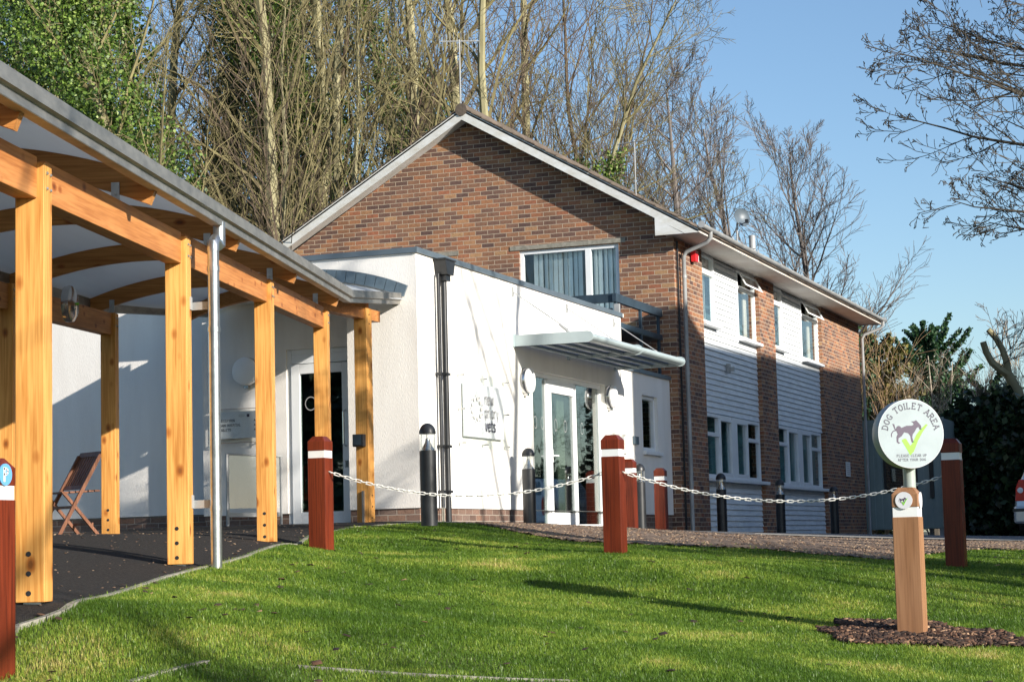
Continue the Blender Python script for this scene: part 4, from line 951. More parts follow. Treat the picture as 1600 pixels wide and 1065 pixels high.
# ================================================================== BOLLARDS, CHAINS, SIGNS
def bollard_mesh(t,z0,h,m,w=.165):
    "square timber bollard, local origin at its base; small bevelled cap and a sunk white band"
    mb=MB(); s=w/2; x,y=t.location.x,t.location.y; zb=t.location.z
    top=zb+h; c=.045; bt=top-.125; bb=bt-.063; q=s-.005
    def ring(hs,z): return [(x-hs,y-hs,z),(x+hs,y-hs,z),(x+hs,y+hs,z),(x-hs,y+hs,z)]
    def stack(rs,caps=(True,True)):
        vs=[p for r_ in rs for p in r_]; fs=[]
        for i in range(len(rs)-1):
            for j in range(4): fs.append((i*4+j,i*4+(j+1)%4,(i+1)*4+(j+1)%4,(i+1)*4+j))
        fs.append((3,2,1,0)); k=4*(len(rs)-1); fs.append((k,k+1,k+2,k+3)); mb.add(vs,fs)
    stack([ring(s,zb-.25),ring(s,bb)]); stack([ring(s,bt),ring(s,top-c),ring(s-.035,top)])
    b=mb.build('post',m,t,bevel=.004)
    mb=MB(); 
    vs=ring(q,bb)+ring(q,bt); mb.add(vs,[(0,1,5,4),(1,2,6,5),(2,3,7,6),(3,0,4,7)]); mb.build('band',M['whiteband'],t)
    return b
def bollard(label,p,h,m=None):
    t=thing('chain_bollard',label,'bollard',p,'red timber bollards along the lawn'); bollard_mesh(t,p[2],h,m or M['red'])
    mb=MB()
    return t
def gp(x,y,z=None): return Vector((x,y,ht(x,y) if z is None else z))
bA=gp(15.93,7.78,-.04); bB=gp(16.74,5.36,-.111); bC=gp(17.99,2.64,-.309)
bollard('red timber bollard left of the lawn centre, in front of the glazed side door',bA,1.02)
bollard('tall red timber bollard at the middle, in front of the entrance',bB,1.035)
bollard('dark shaded red bollard right of the dog toilet sign',bC,1.137)
bollard('small distant red bollard in front of the annex wall',(29.5,8.70,.12),.975)
hb=at(986,831,27.5); bollard('red bollard mostly hidden behind the middle one',(hb.x,hb.y,.12),1.0)
pf=at(8,741,9.05); bP=Vector((pf.x,pf.y+.0835,-.575)); tP=thing('parking_bollard','red timber bollard with blue P disc at the left edge','bollard',bP,'red timber bollards along the lawn'); bollard_mesh(tP,bP.z,1.02,M['red'])
pc=Vector((bP.x-.004,bP.y-.0835,pf.z))
mb=MB(); mb.lathe(pc,(0,-1,0),[(.049,0),(.049,.006),(.001,.006)],28); pd=mb.build('blue_disc',M['pblue'],tP)
mb=MB(); U=Vector((1,0,0)); 
def Pt(x,y): return pc+Vector((0,-.0075,0))+U*x+UP*y
for a_,b_,w_2 in (((-.013,-.03),(-.013,.03),.013),((-.013,.0255),(.006,.0255),.011),((.006,.0255),(.0155,.014),.011),((.0155,.014),(.006,.001),.011),((.006,.001),(-.013,.001),.011)):
    A_,B_=Pt(*a_),Pt(*b_); dd=(B_-A_).normalized(); s=dd.cross(Vector((0,1,0)))*w_2/2; mb.obox(A_-s-dd*.003,B_-A_+dd*.006,2*s,(0,-.001,0))
mb.build('letter',M['signwhite'],pd)
def chain(label,p0,p1,sag,skew=0):
    t=thing('chain',label,'chain',p0,'white plastic chains between the bollards'); L=(p1-p0).length; n=int(L/.046); mb=MB(); pts=[]
    for i in range(n+1):
        u=i/n; q=p0.lerp(p1,u); q.z-=sag*4*u*(1-u); pts.append(q)
    for i in range(n):
        a,b=pts[i],pts[i+1]; c=(a+b)/2; d=(b-a).normalized(); s=d.cross(UP).normalized(); u2=s.cross(d)
        s=(u2 if i%2 else (u2*.25+s*.97)); hl,hw,k=.031,.011,10; ring=[]
        for j in range(k):
            th=2*math.pi*j/k; cx=math.cos(th); sx=math.sin(th)
            ring.append(c+d*((hl-hw)*(1 if cx>0.01 else -1 if cx<-.01 else 0)+cx*hw)+s*sx*hw)
        ring.append(ring[0]); mb.tube(ring,.0038,5,cap=False)
    mb.build('links',M['chain'],t)
    mb=MB(); [mb.tube([q-(p1-p0).normalized()*.02*s_,q+(p1-p0).normalized()*.015*s_],.006,6) for q,s_ in ((p0,1),(p1,-1))]; mb.build('eyes',M['galv'],t)
chain('white plastic chain from the left bollard to the middle bollard',Vector((15.93,7.78-.085,.67)),Vector((16.74,5.36+.085,.60)),.205)
chain('white plastic chain from the middle bollard past the dog sign to the shaded bollard',Vector((16.74,5.36-.085,.60)),Vector((17.99,2.64+.085,.50)),.235)
# dog toilet post and sign
dg=Vector((13.03,2.208,-.656))
t=thing('dog_post','pale brown timber post with white band and small dog disc, standing in bark mulch','post',dg); bollard_mesh(t,dg.z,.955,M['postwood'],.168)
def dog(mb_d,mb_t,o,ux,uy,s,dep):
    "standing dog with a cocked leg and a tick, drawn in a unit disc of radius s"
    def q(x,y): return Vector(o)+Vector(ux)*x*s+Vector(uy)*y*s
    D=[(-.53,.26),(-.47,.25),(-.44,.1),(-.40,.17),(-.36,.20),(-.30,.19),(-.26,.14),(-.10,.20),(.06,.20),(.12,.23),(.10,.28),(.04,.32),(.14,.33),(.20,.36),(.27,.28),(.34,.20),(.36,.08),(.30,.07),(.26,.16),(.20,.12),(.14,.02),(.08,-.05),(.06,-.14),(.09,-.25),(.14,-.27),(.05,-.30),(.02,-.24),(.0,-.10),(-.06,-.02),(-.18,.01),(-.26,-.10),(-.36,-.16),(-.37,-.26),(-.31,-.29),(-.36,-.32),(-.42,-.27),(-.42,-.12),(-.38,-.04),(-.42,.06),(-.46,.08)]
    D=[(x*1.0-.03,y+.03) for x,y in D]
    mb_d.prism([q(*p) for p in D],dep)
    tail=[(-.45,.10),(-.54,.08),(-.60,.0),(-.60,-.09)]
    for a,b in zip(tail,tail[1:]):
        A,B=q(*a),q(*b); d=(B-A).normalized(); sd=d.cross(Vector(dep)).normalized()*.014*s; mb_d.obox(A-sd,B-A,sd*2,dep)
    T=[(-.30,-.22),(-.22,-.17),(-.16,-.18),(-.04,-.38),(.02,-.32),(.16,-.06),(.30,.10),(.47,.24),(.52,.22),(.36,.02),(.20,-.24),(.06,-.55),(-.06,-.66),(-.14,-.50)]
    T=[(x,y+.03) for x,y in T]
    mb_t.prism([q(*p) for p in T],dep)
mb=MB(); dc=Vector((dg.x-.084,dg.y+.004,dg.z+.955-.083)); mb.lathe(dc,(-1,0,0),[(.054,0),(.054,.006),(.001,.006)],28); sd_=mb.build('small_disc',M['signwhite'],t)
m1,m2=MB(),MB(); dog(m1,m2,dc+Vector((-.0065,0,0)),(0,-1,0),(0,0,1),.05,(-.0008,0,0)); m1.build('dog_print',M['dogink'],sd_); m2.build('tick_print',M['tickgreen'],sd_)
mb=MB(); mb.lathe((dg.x,dg.y-.084,dc.z),(0,-1,0),[(.052,0),(.052,.006),(.001,.006)],28); mb.build('small_disc',M['signwhite'],t)
nn=Vector((-.857,-.515,0)).normalized(); uu=Vector((0,0,1)).cross(nn).normalized()
dcen=at(1423.5,677,12.95); SR=.2215
if uu.dot(CR)<0: uu=-uu
pg=at(1421,750,13.06); pz=ht(pg.x,pg.y)
t=thing('dog_toilet_sign','round white sign reading dog toilet area with dog and green tick, on a grey pole','sign',(pg.x,pg.y,pz))
mb=MB(); mb.tube([(pg.x,pg.y,pz-.1),(pg.x,pg.y,dcen.z-.1)],.040,20); mb.build('pole',M['polegrey'],t,smooth=True)
mb=MB(); mb.lathe(dcen-nn*.122,nn,[(SR-.014,0),(SR-.003,.006),(SR,.012),(SR,.118),(SR-.003,.1225),(.001,.123)],48); mb.build('drum',M['signrim'],t,smooth=True)
mb=MB(); mb.lathe(dcen-nn*.002,nn,[(SR-.0005,0),(SR-.0005,.002),(.001,.002)],48); fc=mb.build('face',M['signwhite'],t)
m1,m2=MB(),MB(); dog(m1,m2,dcen+nn*.0008,uu,UP,SR,nn*.0008); m1.build('dog_print',M['dogink'],fc); m2.build('tick_print',M['tickgreen'],fc)
mb=MB(); s='DOG TOILET AREA'; hh=.0375; rad=.159
wd=[WD.get(ch,.7)+.26 for ch in s]; tot=sum(wd)*hh; ang=math.pi/2+tot/rad/2*.93
for ch,wv in zip(s,wd):
    stp=wv*hh/rad*.93; th=ang-stp/2; rv=uu*math.cos(th)+UP*math.sin(th); tv=uu*math.sin(th)-UP*math.cos(th)
    glyph(mb,ch,dcen+nn*.0008+rv*rad-tv*(WD.get(ch,.7)*hh/2),tv,rv,hh,.0066); ang-=stp
mb.build('lettering',M['ink'],fc)
for k,sx in enumerate(('PLEASE CLEAR UP','AFTER YOUR DOG')):
    mb=MB()
    L=sum(WD.get(ch,.7)+.26 for ch in sx)*.015; text(mb,sx,dcen+nn*.0008-uu*(L/2)-UP*(.148+.0265*k),uu,UP,.015,.0026,.26); mb.build('small_lettering',M['ink'],fc)

# lamp bollards
def lamp(label,x,y,z,h,m='blackpaint'):
    t=thing('lamp_bollard',label,'bollard light',(x,y,z),'black bollard lights'); r=.083
    mb=MB(); mb.lathe((x,y,z-.02),UP,[(r,0),(r,h*.725+.02)],24); mb.build('body',M[m],t,smooth=True)
    mb=MB(); z1=z+h*.725; z2=z+h*.90; mb.lathe((x,y,z1),UP,[(r-.004,.002),(r-.004,z2-z1-.002)],24); mb.build('lens',M['lampglass'],t,smooth=True)
    mb=MB(); [mb.tube([(x+math.cos(q)*(r-.01),y+math.sin(q)*(r-.01),z1),(x+math.cos(q)*(r-.01),y+math.sin(q)*(r-.01),z2)],.003,4) for q in (.5,2.6,4.7)]; mb.build('rods',M['greypipe'],t)
    mb=MB(); mb.lathe((x,y,z1),UP,[(r-.012,.003),(.055,.03),(.028,.08),(.02,.12),(.012,.125),(.001,.126)],16); mb.build('reflector',M['chrome'],t,smooth=True)
    mb=MB(); prof=[(r+.002,-.008),(r+.002,0)]+[((r+.002)*math.cos(k*math.pi/16),(z+h-z2)*math.sin(k*math.pi/16)) for k in range(1,8)]+[(.001,z+h-z2)]
    mb.lathe((x,y,z2),UP,prof,24); mb.build('dome',M[m],t,smooth=True)
lamp('black domed bollard light at the corner of the white extension',18.55,7.87,.225,1.0)
lamp('grey domed bollard light left of the entrance doors',24.2,8.88,.235,.985)
lamp('thin bollard light behind the middle red bollard, right of the entrance',28.35,8.68,.14,.99)
lamp('black bollard light under the first ground floor window of the house',32.62,8.58,.10,.99)
lamp('black bollard light in front of the brick pier between the boarded bays',35.75,8.32,.045,1.0)
lamp('farthest black bollard light, near the end of the boarded bays',39.8,8.18,0,.99)

# folding chair (seen from its side, facing left)
cb=Vector((18.62,12.02,ht(18.6,12.0)+.02))
t=thing('folding_chair','dark wooden slatted folding chair standing against the shaded wall','chair',cb)
fwd=(at(60,830,21)-at(140,830,21.4)); fwd.z=0; fwd.normalize(); sd=UP.cross(fwd).normalized()*-1
def K(f,s,h): return cb+fwd*f+sd*s+UP*h
for s in (-.22,.22):
    mb=MB(); mb.obox(K(.28,s-.012,0)-0*UP,K(-.22,s-.012,.86)-K(.28,s-.012,0),sd*.024,fwd*.045); mb.build('back_leg',M['teak'],t)
    mb=MB(); s2=s*.88; mb.obox(K(-.20,s2-.012,0),K(.22,s2-.012,.46)-K(-.20,s2-.012,0),sd*.024,fwd*.045); mb.build('front_leg',M['teak'],t)
mb=MB()
for k in range(6): mb.obox(K(.24-.075*k,-.21,.44+.004*k),fwd*-.06,sd*.42,UP*.018)
mb.build('seat',M['teak'],t)
mb=MB(); d_=(K(-.22,0,.86)-K(.28,0,0)).normalized()
lo=K(.28,0,0)+d_*.56; hi=K(.28,0,0)+d_*.97
mb.obox(lo-sd*.21,sd*.42,d_*.05,fwd*.02); mb.obox(hi-sd*.23,sd*.46,d_*.06,fwd*.022)
for k in range(8): s=-.19+.0515*k; mb.obox(lo+sd*s+d_*.05,sd*.026,hi-lo-d_*.05,fwd*.014)
mb.build('backrest',M['teak'],t)
mb=MB(); mb.obox(K(.12,-.21,.28),sd*.42,UP*.03,fwd*.02); mb.obox(K(-.12,-.2,.1),sd*.4,UP*.03,fwd*.02); mb.build('stretcher',M['teak'],t)

# portable cabin at the end of the house
t=thing('portable_cabin','grey green portable cabin with a dark rounded window beyond the end of the house','cabin',(47.9,7.9,0))
mb=MB(); x=48.3; mb.box((x,7.25,.13),(x+6,9.3,2.72)); 
for k in range(12): yy=7.25+.168*k; mb.box((x-.012,yy,.13),(x,yy+.10,2.62))
mb.box((x-.03,7.23,2.62),(x+.0,9.3,2.74)); mb.build('body',M['cabin'],t)
mb=MB(); mb.box((x-.03,7.9,1.0),(x-.013,8.7,2.0)); mb.build('window_frame',M['blackpaint'],t,bevel=.0)
mb=MB(); mb.box((x-.036,7.96,1.06),(x-.0301,8.64,1.94)); mb.build('window_glass',M['doorglass'],t)
mb=MB(); mb.box((x-.05,7.52,.85),(x-.013,7.62,2.1)); mb.build('door_handle_bar',M['blackpaint'],t)
mb=MB(); [mb.box((x+.05,yy,-.15),(x+.2,yy+.1,.13)) for yy in (7.35,9.1)]; mb.build('feet',M['greypipe'],t)
t=thing('gate_post','pale blue grey square gate post between the cabin and the shaded bollard','gate post',(47.6,7.05,-.1))
mb=MB(); mb.box((47.55,6.78,-.15),(47.7,7.0,1.45)); mb.build('lower_shaft',M['bluepost'],t,bevel=.01); mb=MB(); mb.box((47.57,6.8,1.45),(47.68,6.98,1.5)); mb.box((47.54,6.77,.45),(47.71,7.01,.48)); mb.build('collar',M['slate'],t)

# silver car, its rear left corner in view
cx,cy,cz=39.2,4.62,ht(39,4)+.0
t=thing('parked_car','silver estate car with red tail light parked at the right edge by the hedge','car',(cx,cy,cz))
W_=1.72; L_=4.4
def carsec(f,prof): return [Vector((cx+f,cy-W_/2+s*W_/2,cz+h)) for s,h in prof]
mb=MB()
prof_r=[(-.90,.30),(-.97,.45),(-1,.62),(-.985,.80),(-.93,1.00),(-.86,1.10),(-.72,1.40),(-.6,1.47),(.6,1.47),(.72,1.40),(.86,1.10),(.93,1.0),(.985,.8),(1,.62),(.97,.45),(.9,.30)]
secs=[]
for f,k,dz in ((0.06,.92,0),(0.0,.97,0),(.10,1,0),(.5,1,0.0),(2.6,1,.02),(3.2,1,0),(4.2,.97,0),(4.4,.9,0)):
    sc=[]
    for s,h in prof_r:
        hh=h
        if f>3.0 and h>.95: hh=.95-.12*(f-3.0)+ (h-.95)*.05
        if f<.02 and h>1.1: hh=h
        back=(.0 if h<1.05 else (h-1.05)*.55) if f<.2 else 0
        sc.append(Vector((cx+f+back,cy-W_/2+s*k*W_/2,cz+hh)))
    secs.append(sc)
secs=secs[1:]
n=len(prof_r); vs=[p for s in secs for p in s]; fs=[tuple(range(n))]
for i in range(len(secs)-1):
    for j in range(n): fs.append((i*n+j,(i+1)*n+j,(i+1)*n+(j+1)%n,i*n+(j+1)%n))
fs.append(tuple((len(secs)-1)*n+j for j in range(n))[::-1]); mb.add(vs,fs); mb.build('body',M['carpaint'],t,smooth=True,bevel=.02)
mb=MB(); mb.prism([(cx-.012,cy-.02,cz+.70),(cx-.012,cy-.20,cz+.70),(cx-.012,cy-.25,cz+.95),(cx-.012,cy-.22,cz+1.10),(cx-.012,cy-.10,cz+1.10),(cx-.012,cy-.04,cz+.95)],(.06,0,0)); tl=mb.build('tail_light',M['taillight'],t,bevel=.008)
mb=MB(); mb.lathe((cx-.012,cy-.12,cz+.9),(-1,0,0),[(.055,0),(.05,.006),(.001,.01)],16); mb.build('reversing_lens',M['opal'],tl)
mb=MB(); mb.prism([(cx-.012,cy-W_+.02,cz+.70),(cx-.012,cy-W_+.20,cz+.70),(cx-.012,cy-W_+.25,cz+.95),(cx-.012,cy-W_+.22,cz+1.10),(cx-.012,cy-W_+.10,cz+1.10),(cx-.012,cy-W_+.04,cz+.95)],(.06,0,0)); mb.build('tail_light',M['taillight'],t)
mb=MB(); mb.box((cx-.06,cy-W_+.0,cz+.27),(cx+.3,cy+.02,cz+.60)); mb.build('bumper',M['carpaint'],t,bevel=.05)
mb=MB(); mb.box((cx-.066,cy-W_+.01,cz+.50),(cx+.3,cy+.03,cz+.56)); mb.build('bumper_strip',M['blackpaint'],t)
mb=MB(); mb.prism([(cx+.03,cy-.28,cz+1.13),(cx+.18,cy-.42,cz+1.40),(cx+.18,cy-W_+.42,cz+1.40),(cx+.03,cy-W_+.28,cz+1.13)],(-.02,0,.01)); mb.build('rear_window',M['doorglass'],t)
for f in (.75,3.5):
    for s in (0,-W_+.2):
        mb=MB(); mb.lathe((cx+f,cy-.0+s,cz+.31),(0,-1,0),[(.2,0),(.31,.01),(.31,.19),(.2,.2)],24); wh=mb.build('wheel',M['rubber'],t); mb=MB(); mb.lathe((cx+f,cy+.004+s,cz+.31),(0,-1,0),[(.19,0),(.19,.02),(.001,.03)],16); mb.build('rim',M['chrome'],wh)

# mulch ring round the dog post, clods on the soil strip
def bits(name,pts,size,m,label,cat,flat=.5,wr=.3):
    n=len(pts); rs_=np.random.RandomState(5); a=rs_.rand(n)*6.28; L=size*(.5+rs_.rand(n)); W=L*(wr+wr*1.3*rs_.rand(n)); H=L*flat*(.3+rs_.rand(n)*.7); tl=(rs_.rand(n)-.5)*1.0
    ux=np.c_[np.cos(a),np.sin(a),tl*.6]; uy=np.c_[-np.sin(a),np.cos(a),(rs_.rand(n)-.5)*.6]; uz=np.tile([[0,0,1.]],(n,1))
    v=[]
    for sx,sy,sz in ((-1,-1,0),(1,-1,0),(1,1,0),(-1,1,0),(-.8,-.7,1),(.8,-.7,1),(.7,.8,1),(-.8,.7,1)): v.append(pts+ux*(sx*L/2)[:,None]+uy*(sy*W/2)[:,None]+uz*(sz*H)[:,None])
    v=np.stack(v,1).reshape(-1,3); b=np.arange(n)[:,None]*8; f=np.array([(4,5,6,7),(0,1,5,4),(1,2,6,5),(2,3,7,6),(3,0,4,7)])
    return tag(npmesh(name,v,[(b[:,None,:]+f[None]).reshape(-1,4)],m),label,cat,kind='stuff')
rs=np.random.RandomState(11)
n=7500; th=rs.rand(n)*6.28; rr=np.sqrt(rs.rand(n))*(.55+.1*np.sin(3*th)+.07*np.sin(7*th+1)); mc=(dg.x-.02,dg.y-.04)
mp_=np.c_[mc[0]+np.cos(th)*rr*1.15,mc[1]+np.sin(th)*rr*1.12]; mz=hts(mp_[:,0],mp_[:,1])+.012+.02*rs.rand(n)
bits('bark_mulch',np.c_[mp_,mz],.04,M['mulch'],'dark bark mulch heaped round the dog sign post','mulch',.3,.14)
iu=rs.randint(0,SX.shape[0]-1,26000); iv=rs.randint(0,SX.shape[1]-1,26000); fx,fy=rs.rand(26000),rs.rand(26000)
cxp=SX[iu,iv]*(1-fx)+SX[iu+1,iv]*fx+(SX[iu,iv+1]-SX[iu,iv])*fy; cyp=SY[iu,iv]*(1-fx)+SY[iu+1,iv]*fx+(SY[iu,iv+1]-SY[iu,iv])*fy
bits('soil_clods',np.c_[cxp,cyp,hts(cxp,cyp)+.02],.024,M['clod'],'crumbly clods on the bare earth strip','soil',.5)

# fallen leaves and grit
rs=np.random.RandomState(21); n=420; iu=rs.randint(0,158,n); iv=rs.randint(0,70,n); lx_,ly_=LX[iu,iv]+rs.rand(n)*.1,LY[iu,iv]+rs.rand(n)*.1
bits('fallen_leaves',np.c_[lx_,ly_,hts(lx_,ly_)+.022],.035,M['mulch'],'scattered brown fallen leaves on the lawn','leaves',.15,.45)
n=900; iu=rs.randint(0,78,n); iv=rs.randint(0,28,n); lx_,ly_=PX2[iu,iv]+rs.rand(n)*.2,PY2[iu,iv]+rs.rand(n)*.2
bits('path_grit',np.c_[lx_,ly_,hts(lx_,ly_)+.013],.016,M['clod'],'loose grit and leaf bits on the tarmac path','grit',.3,.4)
# grass blades
def grass(n,XX,YY,seed,name,label,hmul=1):
    r_=np.random.RandomState(seed); a,b=XX.shape
    # area weighted choice of cells, kept to what the lens could plausibly see
    ar=np.abs((XX[1:,:-1]-XX[:-1,:-1])*(YY[:-1,1:]-YY[:-1,:-1])-(YY[1:,:-1]-YY[:-1,:-1])*(XX[:-1,1:]-XX[:-1,:-1]))
    cx_,cy_=XX[:-1,:-1],YY[:-1,:-1]; yaw=np.arctan2(cy_,cx_); ok=(yaw>R(3))&(yaw<R(38))
    dd=np.hypot(cx_,cy_); ar=ar*ok*np.clip(14/dd,.5,1.3); c=np.cumsum(ar.ravel()); k=np.searchsorted(c,r_.rand(n)*c[-1]); i,j=np.divmod(k,b-1)
    u,v=r_.rand(n),r_.rand(n)
    x=(XX[i,j]*(1-u)+XX[i+1,j]*u)*(1-v)+(XX[i,j+1]*(1-u)+XX[i+1,j+1]*u)*v; y=(YY[i,j]*(1-u)+YY[i+1,j]*u)*(1-v)+(YY[i,j+1]*(1-u)+YY[i+1,j+1]*u)*v
    inm=((x-mc[0])**2+(y-mc[1])**2<.58**2)&(r_.rand(n)<.97)
    # thin, worn patches
    pt=np.sin(x*1.7+1.3*np.sin(y*1.1))+np.sin(y*2.3+x*.6)+.7*np.sin(x*5.1-y*3.7); keep=(~inm)&(r_.rand(n)<np.clip(1.05-.12*pt,.6,1)); x,y=x[keep],y[keep]; pt=pt[keep]; n=len(x)
    z=hts(x,y); d=np.hypot(x,y)
    h=(.012+.018*r_.rand(n)+.016*(r_.rand(n)<.04))*hmul*(1-.12*np.clip(pt,-1,2)/2); w=(.0026+.0018*r_.rand(n))*np.clip(d/11,1,1.8)
    az=r_.rand(n)*6.283; lean=(.2+.8*r_.rand(n))*h; la=az+(r_.rand(n)-.5)
    wx,wy=-np.sin(az)*w/2,np.cos(az)*w/2; lx,ly=np.cos(la)*lean,np.sin(la)*lean
    V=np.empty((n,5,3)); V[:,0]=np.c_[x-wx,y-wy,z-.005]; V[:,1]=np.c_[x+wx,y+wy,z-.005]; V[:,2]=np.c_[x+wx*.8+lx*.35,y+wy*.8+ly*.35,z+h*.6]; V[:,3]=np.c_[x-wx*.8+lx*.35,y-wy*.8+ly*.35,z+h*.6]; V[:,4]=np.c_[x+lx,y+ly,z+h]
    b5=np.arange(n)[:,None]*5
    return tag(npmesh(name,V.reshape(-1,3),[b5+np.array([[0,1,2,3]]),b5+np.array([[3,2,4]])],M['grass']),label,'grass',kind='stuff')
grass(1150000,LX,LY,1,'grass','short green lawn grass with yellowing patches')
gx0,gy0=loft([cf(6.3,-2.75),cf(9.2,-2.75)],[cf(6.0,-4.6),cf(9.6,-4.6)],20,20)
tag(gridmesh('lawn_patch',gx0,gy0,hts(gx0,gy0)+.02,M['lawnbase']),'turf patch beyond the far posts','lawn',kind='structure')
grass(16000,gx0,gy0,2,'grass_patch','small grass patch under the folding chair',1.3)

# ================================================================== VEGETATION
MINR=.0055
def grow(mb,p,d,L,r,lv,spec,rd,tips=None):
    """one branch chain and its children; spec[lv]=(segments, wobble, lift, children, child length ratio, spread, sides, first child position)"""
    seg,wob,lift,nch,cl,spread,sides,first=spec[lv]
    pts=[p.copy()]; rad=[r]; q=p.copy(); dd=d.normalized(); dirs=[dd.copy()]
    for i in range(seg):
        dd=(dd+Vector((rd.gauss(0,wob),rd.gauss(0,wob),rd.gauss(0,wob)+lift))).normalized()
        q=q+dd*(L/seg); pts.append(q.copy()); dirs.append(dd.copy()); rad.append(max(r*(1-(i+1)/seg*.88),MINR))
    mb.tube(pts,rad,sides,cap=False)
    if tips is not None and lv>=len(spec)-2: tips.append((q.copy(),dd.copy()))
    if lv+1<len(spec):
        for k in range(nch):
            t=first+(1-first)*((k+rd.random())/nch); i=min(int(t*seg),seg-1); f=t*seg-i
            b=pts[i].lerp(pts[i+1],f); bd=dirs[i+1]
            ax=bd.orthogonal().normalized(); ax.rotate(Matrix.Rotation(rd.random()*6.283,3,bd)) if False else None
            ax=Matrix.Rotation(rd.random()*6.283,3,bd)@ax
            nd=(bd*math.cos(spread)+ax*math.sin(spread)).normalized()
            rr_=rad[i]*(1-f)+rad[i+1]*f
            grow(mb,b,nd,L*cl*(1.15-.65*t)*rd.uniform(.7,1.25),max(rr_*.55,MINR),lv+1,spec,rd,tips)
def leaves(pts,size,m,name,parent,rd_seed=1,droop=.3):
    pts=np.asarray(pts,float)
    if parent is not None: pts=pts-np.array(parent.location)
    n=len(pts); r_=np.random.RandomState(rd_seed)
    nrm=r_.normal(size=(n,3)); nrm[:,2]+=.3; nrm/=np.linalg.norm(nrm,axis=1)[:,None]; t=np.cross(nrm,r_.normal(size=(n,3))); t/=np.linalg.norm(t,axis=1)[:,None]; b=np.cross(nrm,t)
    s=size*(.6+.8*r_.rand(n))[:,None]
    V=np.stack([pts-t*s*.5,pts+b*s*.42,pts+t*s*.6,pts-b*s*.42],1).reshape(-1,3)
    return npmesh(name,V,[np.arange(n*4).reshape(-1,4)],m,parent)
def local(o): o.location=(0,0,0); return o
def tree_proto(seed,H,r,bark,spec,name='bare_tree',lean=0,ivy=0,ivyr=.5,ivytop=.6,ivysize=.16):
    rd=random.Random(seed); root=thing(name,None,None); mbt=MB(); mbc=MB()
    seg,wob,lift,nch,cl,spread,sides,first=spec[0]
    p=Vector((0,0,-.5)); dd=Vector((rd.gauss(0,lean),rd.gauss(0,lean),1)).normalized(); pts=[p.copy()]; rad=[r*1.25]; dirs=[dd.copy()]
    for i in range(seg):
        dd=(dd+Vector((rd.gauss(0,wob),rd.gauss(0,wob),lift))).normalized(); p=p+dd*(H/seg); pts.append(p.copy()); dirs.append(dd.copy()); rad.append(max(r*(1-(i+1)/seg*.9),.01))
    mbt.tube(pts,rad,sides)
    for k in range(nch):
        t=first+(1-first)*((k+rd.random())/nch); i=min(int(t*seg),seg-1); f=t*seg-i; b=pts[i].lerp(pts[i+1],f); bd=dirs[i+1]
        ax=Matrix.Rotation(rd.random()*6.283,3,bd)@bd.orthogonal().normalized(); nd=(bd*math.cos(spread)+ax*math.sin(spread)).normalized()
        grow(mbc,b,nd,H*cl*(1.1-.55*t)*rd.uniform(.6,1.3),max((rad[i]*(1-f)+rad[i+1]*f)*.5,.012),1,spec,rd)
    mbt.build('trunk',M[bark],root,smooth=True); mbc.build('crown',M['twig_olive' if bark=='bark_olive' else bark],root)
    if ivy:
        r_=np.random.RandomState(seed); ip=[]
        for _ in range(ivy):
            t=r_.rand()**1.2*ivytop; x=t*seg; i=min(int(x),seg-1); b=pts[i].lerp(pts[i+1],x-i)
            a=r_.rand()*6.283; lump=.45+.6*math.sin(t*33+a*2+seed)+.5*math.sin(t*14+seed*2+a*1.0)+.3*r_.rand(); q=(rad[i]+ivyr*(.25+.75*r_.rand()**.6)*max(.15,lump)); ip.append((b.x+math.cos(a)*q,b.y+math.sin(a)*q,b.z+r_.normal()*.2))
        leaves(ip,ivysize,M['ivy'],'ivy',root,seed)
    return root
protos=[]
# tall woodland pole trees (spec rows: segments,wobble,lift,children,ratio,spread,sides,first)
WS=[(16,.05,.03,27,.22,.75,7,.10),(6,.15,.07,7,.42,.6,4,.15),(4,.2,.05,6,.5,.6,3,.12),(3,.25,.03,3,.6,.6,3,.2)]
WS2=[(16,.07,.03,22,.30,.6,7,.12),(7,.13,.10,8,.42,.55,4,.15),(4,.2,.06,6,.5,.6,3,.12),(3,.25,.03,3,.55,.6,3,.2)]
protos.append(tree_proto(21,22,.19,'bark_olive',WS))
protos.append(tree_proto(22,21,.13,'bark_olive',WS,ivy=26000,ivyr=.9,ivytop=.72,lean=.03,ivysize=.08))
protos.append(tree_proto(23,23,.21,'bark_olive',WS2,lean=.04))
protos.append(tree_proto(24,20,.12,'bark_brown',WS2,lean=.04,ivy=8000,ivyr=.5,ivytop=.55,ivysize=.085))
protos.append(tree_proto(25,22,.18,'bark_olive',WS2,ivy=60000,ivyr=1.35,ivytop=.72,ivysize=.08))
protos.append(tree_proto(26,19,.09,'bark_brown',WS,lean=.05))
def place(k,x,d,label,rz=0,sc=1,y=845,cat='tree',group='bare woodland trees behind the house'):
    p=at(x,y,d); p.z=ht(p.x,p.y)-.1; pr=protos[k]
    c=copy_tree(pr,None,p,label,rz); c.scale=(sc,sc,sc); c['category']=cat; c['group']=group; return c
